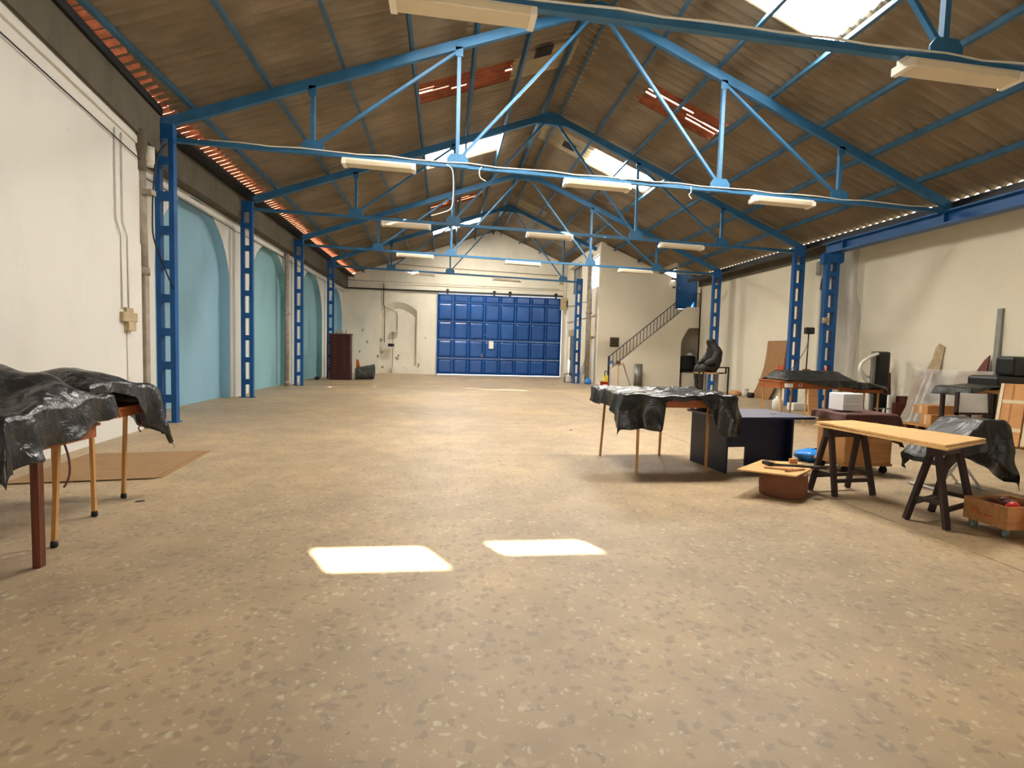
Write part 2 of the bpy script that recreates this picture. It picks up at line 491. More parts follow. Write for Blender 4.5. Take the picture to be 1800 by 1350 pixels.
# ---- left wall, far bays with blind arches
XW = -5.65
NICHES = [(11.3, 14.95, 4.68, 'blue_wall'), (16.3, 20.25, 4.62, 'teal_wall'), (21.7, 25.6, 4.6, 'teal_wall'), (27.1, 30.4, 4.45, 'blue_wall')]
mb = MB(); sl = []; cur = 9.36; curves = []
for y0, y1, zt, mm in NICHES:
    sl.append((cur, y0, 0, 0, 4.95, 4.95))
    h = (y1 - y0) / 2
    a, c = arch_slices(y0, y1, zt - h, h, 4.95); sl += a; curves.append((c, mm)); cur = y1
sl.append((cur, YB, 0, 0, 4.95, 4.95))
slicewall(mb, sl, lambda t, z, k: (XW - 0.24 * k, t, z))
wl = struct('wall_left', mb, 'left_wall')
for c, mm in curves:
    y0, y1 = c[0][0], c[-1][0]
    loop = [(y0, 0.0)] + c + [(y1, 0.0)]
    m2 = MB(); D = 0.235
    pts = [(XW + 0.002, y, z) for y, z in loop]; bk = [(XW - D, y, z) for y, z in loop]
    n = len(loop)
    inset = 0.004; cy = (y0 + y1) / 2
    def sh(p): return (p[0], p[1] + (inset if p[1] < cy else -inset), p[2] - inset * (p[2] > 0))
    pts = [sh(p) for p in pts]; bk = [sh(p) for p in bk]
    m2.add(pts + bk, [(i, i + 1, n + i + 1, n + i) for i in range(n - 1)])
    m2.add(bk, [tuple(range(n))])
    m2.build('arch_recess', mm, wl)
struct('trim_3', MB().box((XW - 0.2, 9.95, 4.70), (-5.36, YB, 5.32)), 'concrete')
struct('trim_4', MB().box((XW - 0.05, 9.75, 4.5), (XW + 0.06, YB, 4.6)), 'left_wall')
# small pilaster strips between the arches
for y in (15.35, 20.75, 26.2):
    MB().box((XW - 0.02, y - 0.22, 0), (XW + 0.07, y + 0.22, 4.5)).build('pilaster', 'left_wall', wl)

# ---- back wall with segmental recess and gate opening
mb = MB(); sl = []
def rz(x): return min(roofL(x), roofR(x)) - 0.03
def xs(a, b, zb):
    st = [a] + [v for v in (2.82,) if a < v < b] + [b]
    return [(p, q, zb, zb, rz(p), rz(q)) for p, q in zip(st, st[1:])]
sl += xs(-5.9, -3.65, 0)
n = 12; c = -2.62; h = 1.03
arz = lambda x: 3.55 + 0.46 * (1 - ((x - c) / h) ** 2)
for i in range(n):
    a, b = -3.65 + 2.06 * i / n, -3.65 + 2.06 * (i + 1) / n
    sl.append((a, b, arz(a), arz(b), rz(a), rz(b)))
sl += xs(-1.59, -0.42, 0) + xs(-0.42, 6.72, 4.6) + xs(6.72, 7.2, 0)
slicewall(mb, sl, lambda t, z, k: (t, YB + 0.35 * k, z))
wb = struct('wall_back', mb, 'back_wall')
MB().box((-3.75, YB + 0.30, 0), (-1.5, YB + 0.36, 4.1)).build('recess_panel', 'back_wall', wb)
fr_ = [(-3.65 + 2.06 * i / 16) for i in range(17)]
F_ = [(-3.649, YB + .001, 0)] + [(x, YB + .001, arz(x) - .002) for x in fr_] + [(-1.591, YB + .001, 0)]
B_ = [(-3.60, YB + .3, 0)] + [(-2.62 + (x + 2.62) * .9, YB + .3, arz(x) - .36) for x in fr_] + [(-1.72, YB + .3, 0)]
MB().add(F_ + B_, [(i, i + 1, len(F_) + i + 1, len(F_) + i) for i in range(len(F_) - 1)]).build('recess_splay', 'back_wall', wb)
rr = random.Random(11)
for (x, z, r) in ((-3.72, .95, .16), (-3.55, 1.9, .2), (-3.5, 1.2, .14), (-2.7, .85, .22), (-2.6, 1.02, .14), (-4.55, 2.4, .12), (-4.3, 1.75, .12), (-3.45, .35, .15), (-1.48, .5, .18), (-1.1, 2.05, .08), (-4.7, 1.2, .1)):
    yy = YB + .294 if -3.3 < x < -1.8 else YB - .006
    k = 9
    MB().prism([(x + r * rr.uniform(.35, 1) * math.cos(2 * PI * i / k) * .6, yy, z + r * rr.uniform(.35, 1) * math.sin(2 * PI * i / k)) for i in range(k)], (0, .008, 0)).build('plaster_chip', 'chip_brown', wb)
MB().box((-2.95, YB - 0.04, 0), (-1.6, YB + 0.3, 0.46)).build('plinth_block', 'back_wall', wb, bevel=0.02)
MB().box((-5.6, YB - 0.06, 4.98), (6.7, YB, 5.06)).build('string_course', 'back_wall', wb)

# ---- right wall
mb = MB().box((11.3, -3, 0), (11.7, 22.78, 4.62))
wr = struct('wall_right', mb, 'right_wall')
struct('trim_5', MB().box((11.18, -3, 4.52), (11.72, 22.78, 4.84)).box((10.78, -3, 4.76), (11.18, 22.78, 4.84)), 'concrete')
edge = [(13.62, 0), (13.6, .6), (13.52, 1.3), (13.42, 2.0), (13.37, 2.6), (13.42, 2.95), (13.55, 3.15), (13.6, 3.4), (13.58, 4.0), (13.58, 4.5)]
MB().prism([(11.288, y, z) for y, z in edge] + [(11.288, 14.7, 4.5), (11.288, 14.7, 0)], (.012, 0, 0)).build('paint_band', 'paint_grey', wr)
# ---- wall behind the camera: unseen gateway sized for its daylight, two gable windows that let the sun in
mb = MB()
W1 = (2.50, 3.28, 6.46, 6.88); W2 = (3.76, 4.49, 6.68, 6.95); GATE = (0.0, 3.6, 0, 2.4)
us = [-5.9, 11.7]; zs = [0, 4.6]
rectwall(mb, us, zs, [GATE], lambda a, b, c, d: mb.box((a, -3.15, c), (b, -3.0, d)))
def gable(a, b, z0): mb.prism([(a, -3.05, z0), (b, -3.05, z0), (b, -3.05, rz(b)), (a, -3.05, rz(a))], (0, 0.05, 0))
for a, b in ((-5.9, 2.5), (3.28, 3.76), (4.49, 11.7)):
    gable(a, b, 4.6)
for (a, b, c, d) in (W1, W2):
    mb.box((a, -3.05, 4.6), (b, -3.0, c))
    if a < 2.82 < b: gable(a, 2.82, d); gable(2.82, b, d)
    else: gable(a, b, d)
struct('wall_front', mb, 'white_wall')

# ---- office block in the rear corner
mb = MB()
OX, OY = 6.95, 23.8
HOLES = [(24.02, 25.6, 4.5, 5.98), (27.1, 28.95, 4.62, 6.0), (24.32, 25.25, 0, 2.25), (28.3, 29.75, 0, 2.7)]
rectwall(mb, [OY, YB], [0, 6.5], HOLES, lambda a, b, c, d: mb.box((OX, a, c), (OX + 0.25, b, d)))
ws = struct('wall_office_side', mb, 'office_wall')
mb = MB()
mb.prism([(OX + 0.25, OY, 0), (10.62, OY, 0), (10.62, OY, roofR(10.62) - .05), (OX + 0.25, OY, roofR(OX + .25) - .05)], (0, 0.25, 0))
mb.box((10.62, OY, 0), (11.6, OY + 0.25, 3.6)); mb.box((11.6, OY, 0), (12.1, OY + 0.25, 6.2)); mb.box((10.62, OY, 5.3), (11.6, OY + .25, 6.2))
wo = struct('wall_office_front', mb, 'office_wall')
struct('wall_landing', MB().box((11.98, 22.78, 0), (12.2, 24.0, 5.2)).box((11.3, 22.66, 0), (12.2, 22.78, 4.4)), 'white_wall')
struct('roof_dormer', MB().box((9.75, 21.8, 5.62), (12.3, 24.3, 5.75)).box((OX - .0, 24.3, 6.5), (12.3, YB + .3, 6.62)).box((9.72, 21.8, 5.2), (9.78, 24.3, 5.62)).box((9.78, 21.8, 4.9), (12.3, 21.9, 5.62)), 'roof_pale')
# vent grille in the office front wall
g = thing('vent_grille', 'brown slatted vent grille in the white wall above the stair foot', 'vent', (7.73, OY, 1.97))
MB().box((7.54, OY - 0.015, 1.78), (7.93, OY + 0.0, 2.16)).build('grille_back', 'dark_gap', g)
mb = MB()
for x0, x1, z0, z1 in ((7.52, 7.55, 1.76, 2.18), (7.92, 7.95, 1.76, 2.18), (7.52, 7.95, 1.75, 1.78), (7.52, 7.95, 2.16, 2.19)): mb.box((x0, OY - 0.03, z0), (x1, OY - 0.001, z1))
mb.build('grille_frame', 'grille', g)
for k in range(4): MB().box((7.55, OY - 0.03, 1.83 + 0.085 * k), (7.92, OY - 0.012, 1.87 + 0.085 * k)).build('slat', 'grille', g)
# office windows
def office_window(nm, y0, y1, z0, z1, m, bars):
    w = bpy.data.objects.new(nm, None); COL.objects.link(w); w.location = (OX, (y0 + y1) / 2, z0); ORIG[w.name] = tuple(w.location); w['kind'] = 'structure'
    fr = MB(); t = 0.05
    fr.box((OX + .05, y0, z0), (OX + .12, y0 + t, z1)).box((OX + .05, y1 - t, z0), (OX + .12, y1, z1))
    fr.box((OX + .05, y0 + t, z0), (OX + .12, y1 - t, z0 + t)).box((OX + .05, y0 + t, z1 - t), (OX + .12, y1 - t, z1))
    fr.build('window_frame', 'door_grey', w)
    cuts = [y0 + t] + bars + [y1 - t]
    for a, b in zip(cuts, cuts[1:]):
        MB().box((OX + .08, a + .012, z0 + t), (OX + .09, b - .012, z1 - t)).build('pane', m, w)
    for y in bars: MB().box((OX + .06, y - .012, z0 + t), (OX + .11, y + .012, z1 - t)).build('glazing_bar', 'door_grey', w)
    return w
w1 = office_window('window_1', 24.02, 25.6, 4.5, 5.98, 'window_glow', [24.5])
office_window('window_2', 27.1, 28.95, 4.62, 6.0, 'glass_grey', [28.0])
MB().box((OX - 0.25, 26.95, 6.0), (OX, 29.1, 6.1)).build('lintel_ledge', 'office_wall', ws)
# doors in the office side
d3 = bpy.data.objects.new('door_3', None); COL.objects.link(d3); d3.location = (OX + .12, 24.78, 0); ORIG['door_3'] = tuple(d3.location); d3['kind'] = 'structure'
MB().box((OX + .14, 24.32, 0.01), (OX + .18, 25.25, 2.24)).build('door_leaf', 'white_paint', d3)
MB().box((OX + .10, 24.42, 1.0), (OX + .14, 24.46, 1.12)).build('door_handle', 'grey_metal', d3)
d4 = bpy.data.objects.new('door_4', None); COL.objects.link(d4); d4.location = (OX + .12, 29.0, 0); ORIG['door_4'] = tuple(d4.location); d4['kind'] = 'structure'
MB().box((OX + .08, 28.3, 0.01), (OX + .13, 29.6, 2.35)).build('door_leaf', 'door_grey', d4)
MB().box((OX + .02, 28.3, 2.36), (OX + .16, 29.75, 2.69)).build('shutter_box', 'box_beige', d4)
MB().box((OX + .04, 29.45, 1.0), (OX + .08, 29.5, 1.15)).build('door_handle', 'grey_metal', d4)
# blue door at the head of the stairs
d2 = bpy.data.objects.new('door_2', None); COL.objects.link(d2); d2.location = (11.1, OY, 3.6); ORIG['door_2'] = tuple(d2.location); d2['kind'] = 'structure'
MB().box((10.66, OY - 0.03, 3.62), (11.56, OY + 0.03, 5.26)).build('door_leaf', 'steel_blue', d2)
MB().box((10.60, OY - 0.05, 3.6), (10.66, OY + .06, 5.3)).box((11.56, OY - .05, 3.6), (11.62, OY + .06, 5.3)).box((10.66, OY - .05, 5.26), (11.56, OY + .06, 5.3)).build('door_frame', 'steel_blue', d2)
MB().box((10.72, OY - 0.09, 4.5), (10.76, OY - 0.03, 4.62)).build('door_handle', 'grey_metal', d2)

# ---- staircase with flank wall, landing and railing
st = thing('staircase', 'white masonry staircase with dark iron railing rising to the blue upper door', 'stairs', (9.0, 22.9, 0))
SY = 22.86
FL = [(7.2, 0), (10.53, 0), (10.53, 2.08), (10.86, 2.68), (11.75, 2.70), (11.75, 3.62), (10.78, 3.62), (7.2, 0.64)]
MB().prism([(x, SY, z) for x, z in FL], (0, 0.12, 0)).build('flank_wall', 'office_wall', st)
ns = 15; dx = (10.78 - 7.25) / ns; dz = 3.5 / (ns + 1)
for k in range(ns):
    x0 = 7.25 + dx * k
    MB().prism([(x0, SY + .12, dz * (k + 1)), (x0 + dx + .02, SY + .12, dz * (k + 1)), (x0 + dx + .02, SY + .12, max(0, dz * (k + 1) - .4)), (x0, SY + .12, max(0, dz * (k + 1) - .2))], (0, OY - SY - .125, 0)).build('step', 'office_wall', st)
MB().box((10.78, SY + .12, 3.38), (11.95, OY - .055, 3.55)).build('landing_slab', 'office_wall', st)
rl = MB().bar((7.2, SY + .06, 1.28), (10.32, SY + .06, 3.88), 0.04, 0.03).build('handrail', 'rail_iron', st)
MB().bar((7.3, SY + .06, 0.79), (10.72, SY + .06, 3.64), 0.04, 0.02).build('bottom_rail', 'rail_iron', rl)
MB().box((7.16, SY + .0, 0.0), (7.24, SY - .06, 1.33)).build('newel_post', 'rail_iron', rl)
nb_ = 20
for k in range(nb_):
    x = 7.42 + (10.30 - 7.42) * k / (nb_ - 1)
    MB().box((x - .011, SY + .05, 0.79 + (x - 7.3) * .8333), (x + .011, SY + .07, 1.28 + (x - 7.2) * .8333)).build('baluster', 'rail_iron', rl)
lr = MB().box((11.0, SY + .05, 4.23), (11.75, SY + .08, 4.26)).build('landing_rail', 'rail_iron', st)
for k in range(6):
    x = 11.05 + .135 * k
    MB().box((x - .011, SY + .05, 3.62), (x + .011, SY + .08, 4.23)).build('baluster', 'rail_iron', lr)

# ---- sliding gate
dg = bpy.data.objects.new('door_1', None); COL.objects.link(dg); dg.location = (3.08, YB, 0); ORIG['door_1'] = tuple(dg.location); dg['kind'] = 'structure'
GZ0, GZ1 = 0.05, 4.55
rows = [GZ0, 0.95, 2.0, 3.05, 4.1, GZ1]
proto = {}
for li, (a, b) in enumerate(((-0.46, 3.074), (3.076, 6.64))):
    y0 = YB - 0.14
    fr = MB(); w = (b - a) / 4
    for k in range(5):
        x = a + w * k; fr.box((x - .035 if k else x, y0 - .02, GZ0), (x + .035 if k < 4 else x, y0 + .05, GZ1))
    for z in rows:
        z = min(max(z, GZ0 + .03), GZ1 - .03); fr.box((a, y0 - .015, z - .028), (b, y0 + .045, z + .028))
    leaf = fr.build('gate_leaf', 'gate_frame', dg)
    for k in range(4):
        for j in range(5):
            z0, z1 = rows[j] + .03, rows[j + 1] - .03
            x0, x1 = a + w * k + .036, a + w * (k + 1) - .036
            # each sheet is dented a little
            ph = random.uniform(0, 9); am = random.uniform(0.002, 0.011)
            m2 = MB()
            def fn(u, v, x0=x0, x1=x1, z0=z0, z1=z1, ph=ph, am=am):
                bul = math.sin(PI * u) * math.sin(PI * v)
                return (x0 + (x1 - x0) * u, y0 + 0.03 - bul * am * (1 + nz(u * 2 + ph, v * 2, ph)), z0 + (z1 - z0) * v)
            m2.grid(fn, 6, 6)
            m2.build('sheet_panel', 'gate_blue', leaf, smooth=True, solid=0.004)
    for x in (a + 0.55, b - 0.35):
        MB().box((x - .05, y0 - .03, GZ1), (x + .05, y0 + .05, 4.78)).tube([(x, y0 - .06, 4.74), (x, y0 + .06, 4.74)], .09, 10).build('roller_hanger', 'black', leaf)
MB().box((-5.5, YB - .16, 4.64), (6.7, YB - .06, 4.71)).build('gate_rail', 'black', dg)
lf = dg.children[0]
MB().box((2.48, YB - .185, 1.55), (2.74, YB - .165, 1.98)).build('notice_plate', 'white_paint', lf)
MB().box((2.05, YB - .19, 1.05), (2.12, YB - .14, 1.25)).box((2.22, YB - .19, 2.28), (2.28, YB - .14, 2.34)).build('lock', 'grey_metal', lf)

# ---- roof: ridge, purlins, corrugated sheets, skylights, terracotta patches
ce = struct('ceiling', MB().prism([(2.42, -3, roofL(2.42) + .06), (2.82, -3, 8.33), (3.22, -3, roofR(3.22) + .06), (3.22, -3, roofR(3.22) + .075), (2.82, -3, 8.36), (2.42, -3, roofL(2.42) + .075)], (0, 33.9, 0)), 'roof_pale')
LX = [-4.53, -3.2, -1.92, -0.70, 0.48, 1.56, 2.58]
RX = [3.06, 4.12, 5.26, 6.42, 7.58, 8.72, 9.84]
for x in LX:
    MB().bar((x, -3, roofL(x) - .105), (x, YB, roofL(x) - .105), 0.06, 0.12, (-.326, 0, .945)).build('purlin', 'purlin_blue', ce)
for x in RX:
    y1 = YB if x < OX else OY
    MB().bar((x, -3, roofR(x) - .105), (x, y1, roofR(x) - .105), 0.06, 0.12, (.383, 0, .924)).build('purlin', 'purlin_blue', ce)
MB().box((-5.40, 9.95, 5.30), (-5.02, YB, 5.37)).build('eave_purlin', 'black', ce)
MB().bar((xn(-3) + .08, -3, 5.9), (xn(9.95) + .05, 9.95, 5.31), .12, .12).build('eave_purlin', 'black', ce)
MB().box((10.66, -3, 4.70), (10.76, 22.78, 4.85)).build('eave_purlin', 'black', ce)
PW = 1.07; Y0 = 16.1
RL = [(-4.93, -2.95), (-2.95, -0.72), (-0.72, 1.46), (1.46, 2.80)]
RR = [(2.84, 4.48), (4.48, 6.44), (6.44, 8.62), (8.62, 10.85)]
NC = 5
def sheet_mesh(side, a, b, lift, m):
    f = roofL if side == 'L' else roofR
    nx = Vector((-.326, 0, .945)) if side == 'L' else Vector((.383, 0, .924))
    a2, b2 = (a - .06, b + .06)
    if side == 'L' and a < -4.5: a2 = a
    if side == 'R' and b > 10.5: b2 = b
    lo = []; hi = []
    n = NC * 6
    for j in range(n + 4):
        y = j * PW / n
        w = 0.034 * math.sin(2 * PI * j / 6 + 0.3)
        for lst, t in ((lo, 0.0), (hi, 0.008)):
            for x in (a2, b2):
                p = Vector((x, y, f(x))) + nx * (w + t + lift)
                lst.append(p)
    mbm = MB(); N = n + 4
    mbm.add(lo, [(2 * j, 2 * j + 2, 2 * j + 3, 2 * j + 1) if True else 0 for j in range(N - 1)])
    mbm.add(hi, [(2 * j, 2 * j + 1, 2 * j + 3, 2 * j + 2) for j in range(N - 1)])
    return mbm.mesh('roof_sheet', m, True)
SKY = {('L', 2): (0, 9, -8), ('R', 1): (0, -8)}  # last left-slope sheet is an added glowing skylight out of view, for overhead light
TILE = {('L', 2): (-4, 5), ('R', 1): (-4,)}
for side, rows_ in (('L', RL), ('R', RR)):
    for ri, (a, b) in enumerate(rows_):
        lift = 0.014 * ri if side == 'L' else 0.014 * (3 - ri)
        me = sheet_mesh(side, a, b, lift, 'roof_sheet')
        msk = sheet_mesh(side, a, b, lift, 'skylight') if (side, ri) in SKY else None
        msh = sheet_mesh('R', 8.62, 9.85, lift, 'roof_sheet') if side == 'R' and ri == 3 else None
        mpl = sheet_mesh(side, a, b, lift, 'roof_pale') if ri in (0, 3) else None
        for n_ in range(-18, 14):
            y = Y0 + PW * n_
            if y > YB - .1: continue
            if side == 'R' and ri == 3 and y > 24.2: continue
            if n_ in TILE.get((side, ri), ()): continue
            data, nm = me, 'roof_sheet'
            if side == 'R' and ri == 3 and y > 21.9: data = msh
            if n_ in SKY.get((side, ri), ()): data, nm = msk, 'skylight_sheet'
            elif (side == 'L' and ri == 3 and n_ in (-4, 4)) or (side == 'R' and ri == 0 and n_ in (0, 7)): data = mpl
            o = bpy.data.objects.new(nm, data); COL.objects.link(o); o.parent = ce
            o.location = (0, y, random.uniform(-.003, .003))
# where sheets are missing the clay tiles above show, with slits of daylight
rnd = random.Random(3)
for (side, ri), cols in TILE.items():
    a, b = (RL if side == 'L' else RR)[ri]
    f = roofL if side == 'L' else roofR
    for n_ in cols:
        y = Y0 + PW * n_
        for k in range(7):
            # one row of tiles along the slope; broken tiles leave slits
            x = a
            while x < b - .02:
                L_ = min(rnd.choice((.36, .4, .44)), b - x)
                cut = 0.0
                pr = .6 if side == 'R' else .42
                if k in (2, 3, 4) and rnd.random() < pr: cut = rnd.uniform(.25, .55) * PW / 7
                m2 = MB(); yy0 = y + PW / 7 * k; yy1 = yy0 + PW / 7 - cut + (.012 if not cut else 0)
                pts = []
                for s_ in range(5):
                    t = s_ / 4; w = .03 * math.sin(PI * t)
                    for xx in (x - .02, x + L_):
                        pts.append((xx, yy0 + (yy1 - yy0) * t, f(xx) + .05 + w))
                m2.add(pts, [(2 * i, 2 * i + 2, 2 * i + 3, 2 * i + 1) for i in range(4)])
                m2.build('roof_tile', 'tile_brown', ce, solid=0.012)
                x += L_
# dark plates painting the shade of small openings in the pale ridge sheets
for f, x0, x1, y0, y1 in ((roofL, 1.83, 2.2, 11.6, 11.97), (roofR, 3.52, 3.9, 16.45, 16.8)):
    MB().prism([(x0, y0, f(x0) - .06), (x1, y0, f(x1) - .06), (x1, y1, f(x1) - .06), (x0, y1, f(x0) - .06)], (0, 0, .02)).build('roof_vent', 'dark_gap', ce)
# eave tiles along the left side, undersides glowing in daylight
def eave_tile(nm):
    m2 = MB(); pts = []
    for s_ in range(7):
        t = s_ / 6; w = .055 * math.sin(PI * t)
        for dx_ in (-.42, .16): pts.append((dx_, .19 * t, .345 * dx_ + w))
    m2.add(pts, [(2 * i, 2 * i + 2, 2 * i + 3, 2 * i + 1) for i in range(6)])
    return m2.mesh(nm, 'terracotta', True)
et = eave_tile('eave_tile')
y = -2.9
while y < YB - .2:
    x = xn(y) - .02 if y < 9.95 else -5.05
    o = bpy.data.objects.new('eave_tile', et); COL.objects.link(o); o.parent = ce
    o.location = (x, y, roofL(x) - .045)
    y += .2

# ---- trusses
XL, XR, XA = -5.05, 10.60, 2.82
def ztie(x): return 4.98 - 0.35 * (x - XL) / (XR - XL)
def zraf(x): return 5.22 + (8.0 - 5.22) * (x - XL) / (XA - XL) if x < XA else 8.0 - (8.0 - 4.74) * (x - XA) / (XR - XA)
W_ = XR - XL
NODE = [XL + W_ / 6, XL + W_ / 3, XR - W_ / 3, XR - W_ / 6]
TY = {0: 5.45, 1: 10.29, 2: 15.0, 3: 19.82, 4: 24.5}
ORD = {4: 'first', 3: 'second', 2: 'third', 1: 'fourth', 0: 'fifth'}
def truss(i):
    y = TY[i]; xr = XR if i < 4 else 6.2
    xl = XL if i != 0 else -4.35
    t = thing('roof_truss', 'blue steel roof truss spanning the hall, %s one from the sliding gate' % ORD[i], 'roof truss', (XA, y, 5.0), 'blue roof trusses')
    m = 'truss_blue'
    UP = (0, 0, 1)
    MB().bar((xl, y, zraf(xl)), (XA, y, 8.0), .09, .17).build('rafter', m, t)
    xe = XR if i < 4 else OX - .02
    MB().bar((XA, y, 8.0), (xe, y, zraf(xe)), .09, .17).build('rafter', m, t)
    MB().bar((xl, y, ztie(xl)), (xr, y, ztie(xr)), .08, .075).build('tie_beam', m, t)
    ap = MB().prism([(XA - .45, y - .055, 7.76), (XA + .45, y - .055, 7.72), (XA + .3, y - .055, 8.0), (XA, y - .055, 8.1), (XA - .3, y - .055, 8.0)], (0, .11, 0)).build('apex_plate', m, t)
    nodes = [x for x in NODE if x < xr]
    for k, x in enumerate(NODE):
        if x > xr: continue
        MB().box((x - .035, y - .035, ztie(x) + .03), (x + .035, y + .035, zraf(x) - .06)).build('vertical_strut', m, t)
        z = ztie(x)
        MB().prism([(x - .2, y - .048, z - .03), (x + .2, y - .048, z - .03), (x + .2, y - .048, z + .13), (x + .13, y - .048, z + .22), (x - .13, y - .048, z + .22), (x - .2, y - .048, z + .13)], (0, .02, 0)).build('gusset_plate', m, t)
        MB().box((x - .07, y - .045, zraf(x) - .22), (x + .07, y - .03, zraf(x) - .05)).build('top_cleat', m, t)
    D = [(NODE[0], NODE[1]), (NODE[1], XA - .12), (NODE[2], XA + .12), (NODE[3], NODE[2])]
    for a, b in D:
        if a > xr: continue
        MB().bar((a, y, ztie(a) + .1), (b, y, zraf(b) - .1), .05, .06, (0, 1, 0)).build('diagonal_strut', m, t)
    return t
for i in (4, 3, 2, 1, 0): truss(i)

# ---- battened columns
def column(x, y, w, h, label, nbat=8, d=0.2, group='blue battened columns', ang=0.0, capw=0.0):
    t = thing('steel_column', label, 'column', (x, y, 0), group)
    fl_ = w * .27
    for s in (-1, 1):
        MB().box((x + s * (w / 2) - (fl_ if s > 0 else 0), y - d / 2, 0), (x + s * (w / 2) + (fl_ if s < 0 else 0), y + d / 2, h)).build('channel', 'steel_blue', t)
    for k in range(nbat):
        z = 0.62 * h * 0 + h * (k + .72) / (nbat + .35)
        MB().box((x - w / 2 + fl_, y - d / 2 - .006, z - .07), (x + w / 2 - fl_, y + d / 2 + .006, z + .07)).build('batten_plate', 'steel_blue', t)
    MB().box((x - w / 2 - capw, y - d / 2 - .01, h), (x + w / 2 + capw, y + d / 2 + .01, h + .26)).build('column_head', 'steel_blue', t)
    MB().box((x - w / 2 - .03, y - d / 2 - .04, 0), (x + w / 2 + .03, y + d / 2 + .04, .015)).build('base_plate', 'steel_blue', t)
    if ang: t.rotation_euler[2] = ang
    return t
column(-4.87, 10.14, .31, 4.92, d=.12, label= 'blue battened steel column by the end of the near plain wall')
column(-5.24, 15.05, .3, 4.92, d=.12, label= 'blue battened steel column between the first and second arches from the plain wall')
column(-5.2, 19.95, .3, 4.92, d=.12, label= 'blue battened steel column between the second and third arches from the plain wall')
column(-5.05, 24.55, .3, 4.92, d=.12, label= 'blue battened steel column behind the dark drawer cabinet')
column(10.5, 15.0, .3, 4.5, 'blue battened steel column beside the curved hardboard panel', d=.3, ang=-.35)
column(10.6, 13.72, .32, 4.09, 'blue battened steel column carrying the end of the long girder', d=.3, ang=-.35, capw=.09)
column(10.47, 19.82, .3, 4.48, 'blue battened steel column behind the wrapped seated figure', d=.3, ang=-.3)
column(6.16, 24.5, .3, 4.62, 'blue battened steel column standing against the office block', d=.18)
gd = thing('steel_girder', 'long blue steel girder carrying the right eave over the work corner', 'girder', (10.6, 8.5, 4.36))
MB().box((10.58, 2.5, 4.40), (10.62, 13.95, 4.62)).build('web', 'steel_blue', gd)
MB().box((10.46, 2.5, 4.36), (10.74, 13.95, 4.40)).build('lower_flange', 'steel_blue', gd)
MB().box((10.46, 2.5, 4.62), (10.74, 13.95, 4.65)).build('upper_flange', 'steel_blue', gd)
for y in (4.5, 7.4, 10.29, 13.2):
    MB().box((10.47, y - .01, 4.40), (10.58, y + .01, 4.62)).build('stiffener', 'steel_blue', gd)

# ---- fluorescent lights under the tie beams
def light(cx, y, label, lens=1.32):
    z = ztie(cx) - .04
    t = thing('fluorescent_light', label, 'light fixture', (cx, y, z - .13), 'fluorescent lights under the trusses')
    h = lens / 2
    sl_ = -0.35 / 15.65
    MB().bar((cx - h, y, z - .03 - sl_ * h * -1 * -1), (cx + h, y, z - .03 + sl_ * h), .12, .05).build('housing', 'lamp_white', t)
    m2 = MB()
    prof = [(-.13, 0), (.13, 0), (.115, -.075), (-.115, -.075)]
    P0 = [(cx - h + .06, y + a, z - .055 + b - sl_ * h) for a, b in prof]; P1 = [(cx + h - .06, y + a, z - .055 + b + sl_ * h) for a, b in prof]
    m2.add(P0 + P1, [(0, 1, 2, 3), (7, 6, 5, 4), (4, 5, 1, 0), (5, 6, 2, 1), (6, 7, 3, 2), (7, 4, 0, 3)])
    m2.build('diffuser', 'diffuser', t, bevel=.01)
    for s in (-1, 1):
        xe = cx + s * h
        MB().box((min(xe, xe - s * .07), y - .133, z - .14 + s * sl_ * h), (max(xe, xe - s * .07), y + .133, z - .05 + s * sl_ * h)).build('end_cap', 'lamp_white', t, bevel=.008)
    return t
WHERE = {-1.13: 'nearest the arched wall', 2.83: 'in the middle of its row', 6.77: 'farthest from the arched wall', 7.1: 'farthest from the arched wall'}
for i, xs_ in ((1, (-1.26, 2.87, 6.75)), (2, (-1.1, 2.87, 6.77)), (3, (-1.13, 2.81, 7.15)), (4, (-1.18, 2.76))):
    for k, cx in enumerate(xs_):
        w = ('nearest the arches', 'middle of three', 'nearest the staircase side')[k] if len(xs_) == 3 else ('nearest the arches', 'before the gate')[k]
        light(cx, TY[i] - .02, 'white fluorescent light on the %s truss from the gate, %s' % (ORD[i], w))
light(0.12, TY[0] - .02, 'white fluorescent light on the fifth truss from the gate, nearest the arches', 1.42)
light(5.58, TY[0] - .02, 'white fluorescent light on the fifth truss from the gate, beside a gusset', 1.42)

# ================================================================ LEFT SIDE FITTINGS
def polyline(pts, k=4):
    """smooth a polyline (Catmull-Rom)"""
    P = [Vector(p) for p in pts]; out = []
    for i in range(len(P) - 1):
        a, b, c, d = P[max(i - 1, 0)], P[i], P[i + 1], P[min(i + 2, len(P) - 1)]
        for j in range(k):
            t = j / k
            out.append(0.5 * ((2 * b) + (c - a) * t + (2 * a - 5 * b + 4 * c - d) * t * t + (3 * b - a - 3 * c + d) * t ** 3))
    out.append(P[-1]); return out

def cable(name, pts, r, m, label, cat='cable', smooth=True, group=None):
    o = MB().tube(polyline(pts) if smooth else pts, r, 6).build(name, m, None, True, org=tuple(pts[-1]))
    return tag(o, label, cat, group)

